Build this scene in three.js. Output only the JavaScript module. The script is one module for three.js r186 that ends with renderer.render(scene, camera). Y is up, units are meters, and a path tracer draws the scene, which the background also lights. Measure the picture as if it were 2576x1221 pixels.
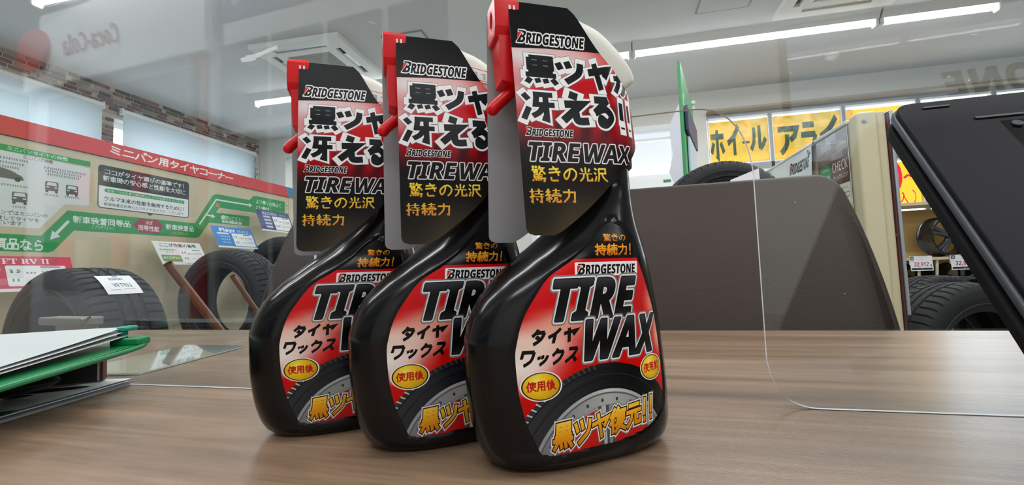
import * as THREE from 'three';
import { RoundedBoxGeometry } from 'three/addons/geometries/RoundedBoxGeometry.js';
import { mergeGeometries, toCreasedNormals } from 'three/addons/utils/BufferGeometryUtils.js';
import { RectAreaLightUniformsLib } from 'three/addons/lights/RectAreaLightUniformsLib.js';

// ---------------------------------------------------------------- camera, sky, exposure
const scene = new THREE.Scene();
const renderer = new THREE.WebGLRenderer({ antialias: true });
renderer.toneMapping = THREE.LinearToneMapping;
renderer.toneMappingExposure = 1.6;
renderer.shadowMap.enabled = true;
RectAreaLightUniformsLib.init();
const SKY = 3.3, LED_POWER = 5.0, LED_GLOW = 6;
scene.background = new THREE.Color().setRGB(0.84, 0.93, 1.0);
scene.backgroundIntensity = SKY;
const CAM_Y = 0.855, TABLE_Y = 0.74;
const camera = new THREE.PerspectiveCamera(2 * Math.atan(610.5 / 1150) * 180 / Math.PI, 2576 / 1221, 0.02, 120);
{
  const p = THREE.MathUtils.degToRad(3.737), r = THREE.MathUtils.degToRad(-2.091), yaw = THREE.MathUtils.degToRad(12.102);
  const fw = new THREE.Vector3(0, Math.sin(p), -Math.cos(p)), rt0 = new THREE.Vector3(1, 0, 0), up0 = new THREE.Vector3().crossVectors(rt0, fw);
  const rt = rt0.clone().multiplyScalar(Math.cos(r)).addScaledVector(up0, Math.sin(r));
  const up = rt0.clone().multiplyScalar(-Math.sin(r)).addScaledVector(up0, Math.cos(r));
  const turn = new THREE.Matrix4().makeRotationY(yaw);
  const m = new THREE.Matrix4().makeBasis(rt, up, fw.clone().negate()).premultiply(turn);
  camera.quaternion.setFromRotationMatrix(m);
  camera.position.set(0, CAM_Y, 0);
}

// ---------------------------------------------------------------- helpers
let seed = 12345;
const rnd = () => { seed = (seed + 0x6d2b79f5) | 0; let t = Math.imul(seed ^ (seed >>> 15), 1 | seed); t = (t + Math.imul(t ^ (t >>> 7), 61 | t)) ^ t; return ((t ^ (t >>> 14)) >>> 0) / 4294967296; };
const rr = (a, b) => a + (b - a) * rnd();
const { degToRad, lerp, clamp, smoothstep } = THREE.MathUtils;
const V = (x, y, z) => new THREE.Vector3(x, y, z);
const used = {};
function numbered(name) { const k = used[name] = (used[name] ?? -1) + 1; return k ? name + '_' + String(k).padStart(3, '0') : name; }
function tag(o, label, category, group, kind) {
  if (label) o.userData.label = label;
  if (category) o.userData.category = category;
  if (group) o.userData.group = group;
  if (kind) o.userData.kind = kind;
  return o;
}
function thing(name, label, category, pos = [0, 0, 0], turn = 0, group) {
  const o = new THREE.Group(); o.name = numbered(name); o.position.set(...pos); o.rotation.y = turn; scene.add(o);
  return tag(o, label, category, group);
}
function part(name, geo, mat, parent, label) {
  const m = new THREE.Mesh(geo, mat); m.name = name; m.castShadow = m.receiveShadow = true; parent.add(m);
  if (label) m.userData.label = label;
  return m;
}
function solo(name, geo, mat, label, category, group) {
  const m = new THREE.Mesh(geo, mat); m.name = numbered(name); m.castShadow = m.receiveShadow = true; scene.add(m);
  return tag(m, label, category, group);
}
function structure(name, geo, mat) {
  const m = new THREE.Mesh(geo, mat); m.name = name; m.castShadow = m.receiveShadow = true; m.userData.kind = 'structure'; scene.add(m); return m;
}
function copyOf(o, label, pos, turn) {
  const c = o.clone(); c.name = numbered(o.name.replace(/_\d{3}$/, '')); scene.add(c);
  if (label) c.userData = { ...o.userData, label };
  if (pos) c.position.set(...pos);
  if (turn !== undefined) c.rotation.y = turn;
  return c;
}
const prep = (g) => { const q = g.index ? g.toNonIndexed() : g; for (const k of Object.keys(q.attributes)) if (!['position', 'normal', 'uv'].includes(k)) q.deleteAttribute(k); return q; };
const merge = (list) => mergeGeometries(list.map(prep));
const box = (x0, x1, y0, y1, z0, z1) => { const g = new THREE.BoxGeometry(x1 - x0, y1 - y0, z1 - z0); g.translate((x0 + x1) / 2, (y0 + y1) / 2, (z0 + z1) / 2); return g; };
const rbox = (w, h, d, r = 0.004, x = 0, y = 0, z = 0, s = 3) => { const g = new RoundedBoxGeometry(w, h, d, s, Math.min(r, w / 2.01, h / 2.01, d / 2.01)); g.translate(x, y, z); return g; };
const cyl = (r, h, x = 0, y = 0, z = 0, axis = 'y', n = 24, r2 = r) => { const g = new THREE.CylinderGeometry(r2, r, h, n); if (axis === 'x') g.rotateZ(-Math.PI / 2); if (axis === 'z') g.rotateX(Math.PI / 2); g.translate(x, y, z); return g; };
const tube = (pts, r, n = 24, k = 10) => new THREE.TubeGeometry(new THREE.CatmullRomCurve3(pts.map((p) => V(...p))), n, r, k);
const bar = (a, b, r, k = 12) => new THREE.TubeGeometry(new THREE.LineCurve3(V(...a), V(...b)), 1, r, k);
// uv in metres from the dominant face axis
function metric(g) {
  const p = g.attributes.position, n = g.attributes.normal, uv = new Float32Array(p.count * 2);
  for (let i = 0; i < p.count; i++) {
    const ax = Math.abs(n.getX(i)), ay = Math.abs(n.getY(i)), az = Math.abs(n.getZ(i));
    if (ay >= ax && ay >= az) { uv[2 * i] = p.getX(i); uv[2 * i + 1] = -p.getZ(i); }
    else if (ax >= az) { uv[2 * i] = -p.getZ(i); uv[2 * i + 1] = p.getY(i); }
    else { uv[2 * i] = p.getX(i); uv[2 * i + 1] = p.getY(i); }
  }
  g.setAttribute('uv', new THREE.BufferAttribute(uv, 2)); return g;
}
// a rectangle whose texture runs 0..1, from four corners (bottom-left, bottom-right, top-right, top-left)
function quad(bl, br, tr, tl, nx = 1, ny = 1) {
  const pos = [], uv = [], idx = [], A = V(...bl), B = V(...br), Cc = V(...tr), D = V(...tl);
  for (let j = 0; j <= ny; j++) for (let i = 0; i <= nx; i++) {
    const s = i / nx, t = j / ny, q = A.clone().lerp(B, s).lerp(D.clone().lerp(Cc, s), t);
    pos.push(q.x, q.y, q.z); uv.push(s, t);
  }
  for (let j = 0; j < ny; j++) for (let i = 0; i < nx; i++) { const a = j * (nx + 1) + i; idx.push(a, a + 1, a + nx + 2, a, a + nx + 2, a + nx + 1); }
  const g = new THREE.BufferGeometry();
  g.setAttribute('position', new THREE.Float32BufferAttribute(pos, 3)); g.setAttribute('uv', new THREE.Float32BufferAttribute(uv, 2)); g.setIndex(idx); g.computeVertexNormals(); return g;
}
// grid surface from f(s,t) -> [x,y,z]; uv from h(s,t) or s,t
function sheet(nx, ny, f, h) {
  const pos = [], uv = [], idx = [];
  for (let j = 0; j <= ny; j++) for (let i = 0; i <= nx; i++) { const s = i / nx, t = j / ny, q = f(s, t); pos.push(...q); uv.push(...(h ? h(s, t) : [s, t])); }
  for (let j = 0; j < ny; j++) for (let i = 0; i < nx; i++) { const a = j * (nx + 1) + i; idx.push(a, a + 1, a + nx + 2, a, a + nx + 2, a + nx + 1); }
  const g = new THREE.BufferGeometry();
  g.setAttribute('position', new THREE.Float32BufferAttribute(pos, 3)); g.setAttribute('uv', new THREE.Float32BufferAttribute(uv, 2)); g.setIndex(idx); g.computeVertexNormals(); return g;
}
const interp = (tbl) => (x) => {
  if (x <= tbl[0][0]) return tbl[0][1];
  for (let i = 1; i < tbl.length; i++) if (x <= tbl[i][0]) {
    const [x0, y0] = tbl[i - 1], [x1, y1] = tbl[i];
    const p0 = i > 1 ? tbl[i - 2] : null, p3 = i < tbl.length - 1 ? tbl[i + 1] : null, d = (y1 - y0) / (x1 - x0);
    const m0 = p0 ? (() => { const e = (y0 - p0[1]) / (x0 - p0[0]); return e * d <= 0 ? 0 : 2 * e * d / (e + d); })() : d, m1 = p3 ? (() => { const e = (p3[1] - y1) / (p3[0] - x1); return e * d <= 0 ? 0 : 2 * e * d / (e + d); })() : d;
    const h = x1 - x0, t = (x - x0) / h, t2 = t * t, t3 = t2 * t;
    return (2 * t3 - 3 * t2 + 1) * y0 + (t3 - 2 * t2 + t) * h * m0 + (-2 * t3 + 3 * t2) * y1 + (t3 - t2) * h * m1;
  }
  return tbl[tbl.length - 1][1];
};
const canvas = (w, h) => { const c = document.createElement('canvas'); c.width = w; c.height = h; return [c, c.getContext('2d')]; };
function tex(c, rx, ry) {
  const t = new THREE.CanvasTexture(c); t.colorSpace = THREE.SRGBColorSpace;
  if (rx) { t.wrapS = t.wrapT = THREE.RepeatWrapping; t.repeat.set(rx, ry ?? rx); }
  return t;
}
const M = (color, roughness = 0.6, o = {}) => new THREE.MeshStandardMaterial({ color, roughness, ...o });
const MP = (color, roughness = 0.6, o = {}) => new THREE.MeshPhysicalMaterial({ color, roughness, ...o });
const both = { side: THREE.DoubleSide };
function noiseTex(w, h, f) {
  const d = new Uint8Array(w * h * 4);
  for (let y = 0; y < h; y++) for (let x = 0; x < w; x++) { const q = f(x, y); for (let c = 0; c < 3; c++) d[(y * w + x) * 4 + c] = clamp(q[c], 0, 255); d[(y * w + x) * 4 + 3] = 255; }
  const t = new THREE.DataTexture(d, w, h); t.magFilter = t.minFilter = THREE.LinearFilter; t.wrapS = t.wrapT = THREE.RepeatWrapping; t.needsUpdate = true; return t;
}
// periodic value noise
function vnoise(nx, ny) {
  const g = new Float32Array(nx * ny); for (let i = 0; i < g.length; i++) g[i] = rnd();
  return (u, v) => {
    const x = u * nx, y = v * ny, x0 = Math.floor(x), y0 = Math.floor(y), fx = x - x0, fy = y - y0, sx = fx * fx * (3 - 2 * fx), sy = fy * fy * (3 - 2 * fy);
    const at = (i, j) => g[(((j % ny) + ny) % ny) * nx + (((i % nx) + nx) % nx)];
    return lerp(lerp(at(x0, y0), at(x0 + 1, y0), sx), lerp(at(x0, y0 + 1), at(x0 + 1, y0 + 1), sx), sy);
  };
}

// ---------------------------------------------------------------- lettering: strokes of kana and kanji on a 100 x 100 grid
const G = {
  'ア': '1222 8822 7845 6055,~4838 4665 3085 2092', 'イ': '~8012 5040 1258,5238 5292', 'オ': '1030 9030,6012 6088 4885,~5832 3865 1080', 'ク': '~4010 3030 1248,3828 8228,~8228 6865 3092',
  'コ': '1522 8422 8485,1582 8482', 'ス': '1818 8018,~8018 5855 1288,5555 8888', 'タ': '~4010 3030 1248,3828 8228,~8228 6865 3092,3548 6568', 'チ': '~7812 5020 2022,1045 9045,~5218 5055 4078 2592',
  'ト': '4010 4092,4040 7860', 'ナ': '1038 9038,~5210 5045 4270 2292', 'ニ': '2028 8028,1080 9080', 'ハ': '~3030 2460 0888,~6228 7860 9288', 'フ': '1222 8222,~8222 6860 2892',
  'マ': '1022 8822,~8822 6850 5060,3850 6282', 'ミ': '2515 7828,2842 7255,1868 8086', 'ヤ': '0842 9028 7254,3512 5592', 'ラ': '2218 7818,1245 8445,~8445 6875 3092', 'リ': '2815 2862,~7212 7255 6078 4092',
  'ル': '~3020 2862 1088,6015 6086,~6086 8072 9255', 'ワ': '1555 1520 8520,~8520 7865 4092', 'ン': '1520 3834,~1585 5072 8830', 'ッ': '2245 2862,4540 5060,~8042 7068 4092', 'ツ': '1225 2248,4218 5042,~8822 7860 3592',
  'ホ': '1030 9030,5010 5090 4084,2848 1278,7048 8878', 'ー': '0850 9250', 'ェ': '2848 7248,5048 5086,1888 8288', 'い': '~1522 1860 2882 3872,~7028 8245 8862', 'う': '3812 6220,~2040 5532 7845 6578 3892',
  'え': '3810 6218,2240 7238 1588,~4258 5262 5886 9086', 'お': '1032 6232,~3812 3880 2088 1872 5555 8560 8580 6088,7218 8835', 'か': '~0832 6832 6272 5088 4584,~3810 3250 1090,7222 9055', 'き': '1526 7820,1245 8838,~4008 6840 7462,~2868 3088 7288',
  'く': '~7010 2550 7290', 'こ': '~2020 5024 7820,~2062 2585 5588 8482', 'さ': '1530 8525,~4208 6645 7060,~2568 3088 7488', 'し': '~3010 3070 4588 6888 8865', 'す': '0828 9228,~5508 5560 4270 3855 5050 5568 3892',
  'せ': '1040 9235,6815 6860 5658,~3015 3078 5088 8488', 'た': '1028 5525,~3510 2860 1090,5548 8545,~5572 6088 9086', 'て': '1022 8818,~8818 5032 4465 5588 7888', 'と': '3515 4248,~8030 3558 2580 4590 8288', 'に': '~1815 1250 2088,4530 8530,~4270 5085 8884',
  'な': '1028 5525,~3510 2850 1072,6830 8545,~6545 6582 4090 3575 5072 9088', 'は': '~1815 1250 2088,4030 9030,~6812 6880 5090 4075 6070 9085', 'ほ': '~1815 1250 2088,4218 8818,4042 9042,~6818 6880 5090 4075 6070 9085', 'ひ': '~1025 4022 2060 4588 7065 7025,~7025 7845 9260',
  'の': '~5020 4060 2080 1055 3528 6520 8840 8268 6088', 'め': '~2020 3060 4078,~6515 4070 2085 1265 4040 7538 8865 5890', 'よ': '5030 8030,~5010 5080 3590 2578 4568 8588', 'ら': '3812 6220,~2832 2558 5848 8062 6888 3090', 'り': '~3015 2540 3055,~6512 7050 6075 4592',
  'る': '2215 7215 2055,~2055 6042 8265 6088 4085 4270 5880', 'れ': '2812 2890,1030 4028 1275,~3055 6025 7030 6870 9078', 'を': '1525 7522,~4508 3540 2255 5045 5872,~9040 5058 3878 5090 8288', 'ま': '1525 8525,1548 8548,~5210 5278 3590 2078 4070 8588',
  'つ': '~0832 5022 8838 8062 4585', 'あ': '1525 8020,~4508 4070 5590,~6835 4075 2085 1268 4048 8050 8875 6090', 'っ': '~2052 5044 8058 7474 4588',
  '黒': '2010 8010 8044 2044 2010,2027 8027,5010 5066,1655 8455,0867 9267,2078 1094,3878 4292,6078 6492,8078 9294', '冴': '0815 2232,2255 0692,3515 8815,4418 4046 9246,6816 6890 5686,~6246 5068 3082',
  '光': '5008 5042,2215 3236,7815 6836,0846 9246,~3848 3270 1090,6048 6085 9085 9070', '沢': '1012 2522,0638 2048,2258 0890,3815 8215 8242 3842,~3815 3862 2890,~5845 6868 9290',
  '驚': '0814 4514,1806 1822,3606 3622,2022 1036,2030 4430 4052 3850,2236 3636 3646 2246 2236,6006 5226,5818 9218,8218 5254,6024 9254,2258 2278,2258 7658,4858 4878,2268 7268,2278 8878 8494 7694,1884 1294,3284 3492,4684 5092,6084 6690',
  '持': '0828 3828,2410 2490 1484,0862 3852,4225 9025,6510 6540,3842 9442,3858 9258,7842 7890 6686,4868 5680', '続': '2610 1228 2630,3224 1048 3846,2448 2492,1460 0882,3258 4074,4520 9420,6808 6836,5036 9036,4658 4648 9448 9058,~6058 5678 4290,7258 7288 9288 9274',
  '力': '1030 8430 8088 6684,~4810 4555 1290', '使': '~2810 2032 0850,1838 1892,3520 9420,4230 8830 8852 4252 4230,6510 6562 3892,4258 9290', '用': '~2014 2060 1092,2014 8214 8290 7088,2036 8236,2058 8258,5014 5090',
  '後': '2810 0835,2832 0660,2050 2092,5810 4032 5840,7022 4252 8048,7038 8056,5252 3878,5060 8060 3892,5268 9290', '前': '2808 3820,7208 6220,0824 9224,1838 1892,1838 4538 4590 3788,1855 4555,1870 4570,6040 6075,8536 8590 7386',
  '復': '2810 0835,2832 0660,2050 2092,5008 3530,4520 9220,4830 8430 8450 4850 4830,4840 8440,5452 3870,5060 8260 3892,5068 9290', '元': '2214 7814,0838 9238,~3838 3268 1090,6038 6084 9084 9068',
  '選': '0812 1822,0838 2038 2072,~2072 1480 0888,~1876 4090 9290,3212 5612 5625 3225 3238 5838,6412 8812 8825 6425 6438 9038,4244 4266,7544 7566,3052 9252,2868 9468,5070 3880,6870 8680', '基': '1020 9020,3008 3058,7008 7058,3032 7032,3045 7045,0858 9258,3060 1078,7060 9078,5062 5090,2874 7274,1490 8690',
  '準': '0812 1820,0426 1636,1642 0658,3808 2828,3020 3062,3020 9020,5806 6018,6020 6060,3034 8434,3046 8446,3060 9260,0872 9472,5062 5094', '新': '2506 2516,0816 4416,1422 1830,3622 3230,0634 4634,0650 4650,2634 2692,2454 0876,2854 4472,9010 7218 5616,5616 5660 4692,5640 9440,7840 7892',
  '車': '1018 9018,2030 8030 8066 2066 2030,2048 8048,0880 9280,5006 5094', '時': '1015 3815 3878 1078 1015,1045 3845,4420 9420,6806 6836,4236 9636,4254 9654,8036 8090 6888,5062 6076', '安': '5006 5018,1032 1018 9018 8632,~4224 3550 7288,~7238 6270 1890,0846 9446',
  '心': '~3432 3080 4088 6888 7474,~1842 1258 0870,4612 5828,7032 9064', '感': '1218 8818,1218 1448 0662,2630 5030,2638 4838 4850 2650 2638,~5408 5842 9262,8430 5858,7006 8412,3466 3284 6688 6880,2068 1082,4666 5274,7868 9082', '性': '2008 2092,0830 1048,3026 3238,5212 4836 3848,4430 9030,6808 6888,4858 8858,3688 9688',
  '能': '2808 1228 4428,3820 4632,1240 1292,1240 4240 4290 3488,1256 4256,1272 4272,5410 5440 9040 9030,8616 5428,5450 5488 9288 9274,8858 5472', '大': '0834 9234,~5008 4855 1092,~5038 6270 9290', '切': '0838 4430,2610 2672 4466,5018 9018 8888 7086,~6820 6460 4692', '本': '0828 9228,5008 5092,~4830 3460 0878,~5230 6660 9278,3070 7070',
  '来': '1520 8520,2830 3444,7230 6644,0850 9250,5006 5094,~4652 3474 0888,~5452 6674 9288', '維': '2610 1228 2630,3224 1048 3846,2448 2492,1460 0882,3258 4074,5808 4440,5228 5290,5228 9228,7228 7288,5248 8848,5268 8868,5288 9488', '装': '2808 2044,0818 1828,0842 2034,3018 9218,6206 6240,3840 8840,5042 5050,0652 9452,4654 0884,2872 2890 4884,8460 6872,5256 9292',
  '着': '3006 3814,7006 6214,1216 8816,2028 8028,0840 9240,5016 5040,~4040 3068 0888,3054 7654 7692 3092 3054,3066 7666,3078 7678', '品': '2810 7210 7242 2842 2810,1050 4450 4490 1090 1050,5650 9050 9090 5690 5650', '同': '1412 1492,1412 8612 8690 7488,3030 7030,3246 6846 6876 3276 3246',
  '等': '2606 1426,2016 4616,3018 3626,6006 5224,5616 9216,7018 7626,1834 8234,5026 5048,0848 9248,1262 8862,6848 6892 5488,3068 4280', '以': '1420 1870 4458,3622 4838,~7812 7460 4892,6462 9090', '上': '4608 4688,4640 8440,0888 9288', '頃': '1012 1072 3058,0835 3432,4212 9612,6812 6224,4824 8824 8872 4872 4824,4840 8840,4856 8856,5874 4092,7874 9692',
  '乗': '7808 5014 2016,0830 9230,2620 2658,7420 7458,1244 8844,0858 9258,5014 5094,4660 1288,5460 9088', '地': '0832 3832,2210 2272,0678 4064,4248 9034 8858 7854,6808 6870,5020 5080 5688 9288 9270', '静': '0816 4616,2606 2644,0830 4430,0444 4844,1052 1092,1052 4252 4292,1064 4264,1076 4276,6406 5224,6016 8216 7230,5430 8830 8864 5464,4846 9846,7030 7092 6088',
  '疲': '5006 5018,1818 9418,~1818 1660 0492,0430 1042,0264 1456,3232 9032 8644,3232 3264 2692,6024 6056,3456 8256 3892,4462 9292', '特': '1818 1030,0830 4030,2408 2492,0662 4050,4622 9222,6808 6838,4238 9638,4456 9656,8038 8090 6886,5064 6078', '徴': '2208 0630,2230 0452,1646 1692,3014 3030 5630 5614,4306 4330,2840 5840,3050 5650,4340 4376,2880 5874,7006 6034,6824 9624,8826 6092,7240 9692',
  '配': '0812 4812,1228 4428 4490 1290 1228,2212 2244 1650,3412 3446 4446,1260 4460,1276 4476,5618 9018 9046,5646 9046,5646 5886 9286 9272', '慮': '5006 5024,5014 8014,1826 8826 8436,1826 1660 0692,3034 3046 7246,2838 7030,3050 7850 7868 3068 3050,3059 7859,5450 5468,2876 2090,4074 4090 6890 6882,5472 6078,7674 8888',
  '開': '1010 1092,1010 4410 4438 1038,1024 4424,5610 9010 9090 7688,5610 5638 9038,5624 9024,2848 7248,2462 7662,4048 4066 2890,6048 6090', '発': '1814 4414 0844,2026 3438,5208 7830 9444,8610 6824,3042 7042,1456 8656,~4042 3870 1290,6042 6086 9086 9074', '入': '~3812 5216 6050 9090,~5230 4262 1090',
  '込': '0812 1822,0838 2038 2072,~2072 1480 0888,~1876 4090 9290,~4412 5616 6440 9068,~5830 4855 3070', '手': '7808 5016 2018,1838 8438,0858 9258,5016 5088 3886', '高': '5006 5016,1016 9016,3026 7026 7040 3040 3026,1492 1450 8650 8690 7688,3462 6662 6680 3480 3462', '低': '2810 2032 0850,1838 1892,4418 4480 6870,8412 6820 4420,4446 9246,6822 7470 9488,3692 7092',
  '燃': '2010 2050 0690,0828 1040,3424 2840,2250 3670,5008 3840,4616 6216 5248 3860,7008 7040 5870,6028 9428,7240 9270,3476 2892,5076 5290,6676 7290,8276 9292', '費': '1814 8214 8226 1826 1838 8838 8444,4006 4044,6006 6044,2448 7648 7680 2480 2448,2458 7658,2468 7668,3882 1892,6282 8492', '全': '~5006 3530 0846,~5006 6530 9446,2450 7650,2870 7270,1290 8890,5050 5090',
  '雨': '0814 9214,1230 1292,1230 8830 8890 7888,5014 5090,2644 3650,2666 3672,6244 7250,6266 7272', '強': '1014 4014 4034 1034 1056 4056 3890 2086,6210 5232 8628,7420 9036,5242 9242 9266 5266 5242,7034 7086,4688 8884 9694', '長': '2808 2850,2808 8408,2820 7820,2832 7832,0850 9450,2850 2888 5080,8454 6266,4852 9290',
  '!': '5008 4662,4882 4888', '・': '4648 5452', '(': '~6808 4030 4070 6892', ')': '~3208 6030 6070 3292', '〜': '~0860 2842 5052 7262 9244', '、': '2070 3888',
};
const DAKU = { 'ガ': 'カ', 'が': 'か', 'ぎ': 'き', 'で': 'て', 'ば': 'は', 'び': 'ひ', 'ぼ': 'ほ', 'バ': 'ハ', 'ヂ': 'チ', 'デ': 'テ', 'ブ': 'フ', 'グ': 'ク' };
const SMALL = { 'ょ': 'よ' };
const strokeCache = {};
function strokesOf(ch) {
  if (strokeCache[ch]) return strokeCache[ch];
  let src = G[ch], extra = [], sc = 1;
  if (!src && DAKU[ch]) { src = G[DAKU[ch]]; extra = [[[74, 6], [80, 20]], [[88, 2], [95, 16]]]; sc = 0.92; }
  if (!src && SMALL[ch]) { src = G[SMALL[ch]]; sc = 0.7; }
  if (!src) return null;
  const list = src.split(',').map((s) => {
    const smooth = s[0] === '~', pts = s.replace('~', '').trim().split(' ').map((q) => [+q.slice(0, 2) * sc, sc < 1 ? 100 - (100 - +q.slice(2)) * sc : +q.slice(2)]);
    if (!smooth || pts.length < 3) return pts;
    const out = [], P = (i) => pts[Math.max(0, Math.min(pts.length - 1, i))];
    for (let i = 0; i < pts.length - 1; i++) for (let k = 0; k < 6; k++) {
      const t = k / 6, a = P(i - 1), b = P(i), c = P(i + 1), d = P(i + 2);
      out.push([0, 1].map((j) => 0.5 * (2 * b[j] + (c[j] - a[j]) * t + (2 * a[j] - 5 * b[j] + 4 * c[j] - d[j]) * t * t + (3 * b[j] - a[j] - 3 * c[j] + d[j]) * t * t * t)));
    }
    out.push(pts[pts.length - 1]); return out;
  }).concat(extra);
  return (strokeCache[ch] = list);
}
// Japanese text fitted to a box; passes are [colour or (ctx)=>style, stroke width on the 100 grid], drawn from the outside in
function jt(c, text, x, y, w, h, passes, o = {}) {
  const chars = [...text], adv = chars.map((ch) => ('!'.includes(ch) ? 0.5 : 1)), cw = w / adv.reduce((p, q) => p + q, 0), from = adv.map((_, i) => adv.slice(0, i).reduce((p, q) => p + q, 0) - (adv[i] < 1 ? 0.25 : 0));
  c.save(); c.translate(x, y + h); c.rotate(o.rot ?? 0); c.transform(1, 0, -(o.skew ?? 0), 1, 0, 0); c.translate(0, -h);
  c.lineJoin = o.join ?? 'miter'; c.miterLimit = 3; c.lineCap = o.cap ?? 'square';
  for (const [style, lw] of passes) chars.forEach((ch, i) => {
    c.save(); c.translate(from[i] * cw, 0); c.scale(cw / 100, h / 100);
    const st = strokesOf(ch); c.strokeStyle = c.fillStyle = typeof style === 'function' ? style(c) : style;
    if (st) for (const s of st) {
      const flat = o.mincho && s.length === 2 && Math.abs(s[0][1] - s[1][1]) < 6; c.lineWidth = flat ? lw * 0.55 : lw;
      c.beginPath(); c.moveTo(...s[0]); for (let k = 1; k < s.length; k++) c.lineTo(...s[k]); c.stroke();
    } else if (ch !== ' ') {
      c.font = 'bold 100px sans-serif'; const m = c.measureText(ch).width; c.translate(50, 88); c.scale(Math.min(1, 96 / m), 1); c.lineWidth = lw; if (lw > 14) c.strokeText(ch, -m / 2, 0); c.fillText(ch, -m / 2, 0);
    }
    c.restore();
  });
  c.restore();
}
// Latin text fitted to a box
function lt(c, text, x, y, w, h, fill, o = {}) {
  c.save(); c.translate(x, y + h); c.rotate(o.rot ?? 0); c.transform(1, 0, -(o.skew ?? 0), 1, 0, 0);
  c.font = (o.style ?? 'bold') + ' 100px ' + (o.family ?? 'sans-serif'); const m = c.measureText(text).width; c.scale(w / m, h / 73);
  c.lineJoin = 'round'; for (const [s, lw] of o.outline ?? []) { c.strokeStyle = s; c.lineWidth = lw; c.strokeText(text, 0, 0); }
  c.fillStyle = fill; c.fillText(text, 0, 0); if (o.weight) { c.strokeStyle = fill; c.lineWidth = o.weight; c.strokeText(text, 0, 0); }
  c.restore();
}
// the tyre maker's slanted word mark with a red wedge in its first letter
function wordmark(c, x, y, w, h, ink = '#111', o = {}) {
  const passes = [...(o.outline ?? []).map(([s, lw]) => [s, lw]), [ink, 0]];
  c.save(); c.translate(x, y + h); c.rotate(o.rot ?? 0); c.transform(1, 0, -0.18, 1, 0, 0); c.lineJoin = 'round';
  const bw = w * 0.125;
  for (const [s, lw] of passes) {
    c.save(); c.translate(bw * 0.98, 0); c.font = 'bold 100px sans-serif'; const m = c.measureText('RIDGESTONE').width; c.scale((w - bw * 1.05 - h * 0.14) / m, h * 0.93 / 73);
    c.fillStyle = c.strokeStyle = s; c.lineWidth = lw ? lw * 100 / 100 : 5; c.strokeText('RIDGESTONE', 0, 0); c.fillText('RIDGESTONE', 0, 0); c.restore();
    c.save(); c.scale(bw / 100, h * 1.08 / 100); c.fillStyle = c.strokeStyle = s; c.lineWidth = lw * 0.9;
    c.beginPath(); c.moveTo(2, 0); c.lineTo(56, -88); c.lineTo(12, -88); c.lineTo(12, -100); c.lineTo(70, -100); c.quadraticCurveTo(104, -98, 96, -74); c.quadraticCurveTo(92, -58, 76, -54); c.quadraticCurveTo(98, -48, 92, -24); c.quadraticCurveTo(86, 0, 52, 0); c.closePath();
    if (lw) c.stroke(); c.fill();
    if (!lw) { c.fillStyle = o.hole ?? '#fff'; c.beginPath(); c.moveTo(46, -40); c.lineTo(66, -42); c.quadraticCurveTo(74, -20, 46, -16); c.closePath(); c.fill(); c.beginPath(); c.moveTo(52, -82); c.lineTo(70, -82); c.quadraticCurveTo(76, -62, 52, -60); c.closePath(); c.fill();
      c.fillStyle = o.wedge ?? '#e2231a'; c.beginPath(); c.moveTo(4, -10); c.lineTo(2, -84); c.lineTo(44, -84); c.closePath(); c.fill(); }
    c.restore();
  }
  c.restore();
}
function rrect(c, x, y, w, h, r) { c.beginPath(); c.moveTo(x + r, y); c.arcTo(x + w, y, x + w, y + h, r); c.arcTo(x + w, y + h, x, y + h, r); c.arcTo(x, y + h, x, y, r); c.arcTo(x, y, x + w, y, r); c.closePath(); }
function poly(c, pts) { c.beginPath(); pts.forEach((p, i) => (i ? c.lineTo(...p) : c.moveTo(...p))); c.closePath(); }
const grad = (c, x0, y0, x1, y1, stops) => { const g = c.createLinearGradient(x0, y0, x1, y1); stops.forEach(([t, s]) => g.addColorStop(t, s)); return g; };
const rgrad = (c, x, y, r, stops) => { const g = c.createRadialGradient(x, y, 0, x, y, r); stops.forEach(([t, s]) => g.addColorStop(t, s)); return g; };

// ---------------------------------------------------------------- the room
const CEIL = 2.8, XL = -4.67, ZB = -5.36, XR = 4.9, ZF = 2.6;
const m_wall = M('#dcdbd4', 0.85), m_ceiling = M('#d5d5d6', 0.92), m_white = M('#e9e9e6', 0.5), m_frame = M('#eceeee', 0.35), m_grey = M('#8f9092', 0.6), m_dark = M('#1b1c1f', 0.5), m_cream = M('#d9cdb0', 0.55), m_alu = M('#b9bcc0', 0.35, { metalness: 0.7 });
const m_pane = MP('#ffffff', 0, { transmission: 1, thickness: 0, ior: 1.5 });
const floorTex = (() => { const a = vnoise(16, 16), b = vnoise(90, 90); const t = noiseTex(256, 256, (x, y) => { const q = 150 + 22 * (a(x / 256, y / 256) - 0.5) + 16 * (b(x / 256, y / 256) - 0.5), j = x % 128 < 2 || y % 128 < 2 ? 0.7 : 1; return [q * j, q * 0.97 * j, q * 0.92 * j]; }); t.colorSpace = THREE.SRGBColorSpace; t.repeat.set(1 / 0.9, 1 / 0.9); return t; })();
structure('floor', metric(box(XL - 0.2, XR + 0.2, -0.12, 0, ZB - 0.2, ZF + 0.2)), M('#ffffff', 0.4, { map: floorTex }));
const ceiling = structure('ceiling', box(XL - 0.2, XR + 0.2, CEIL, CEIL + 0.12, ZB - 0.2, ZF + 0.2), m_ceiling);

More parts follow.
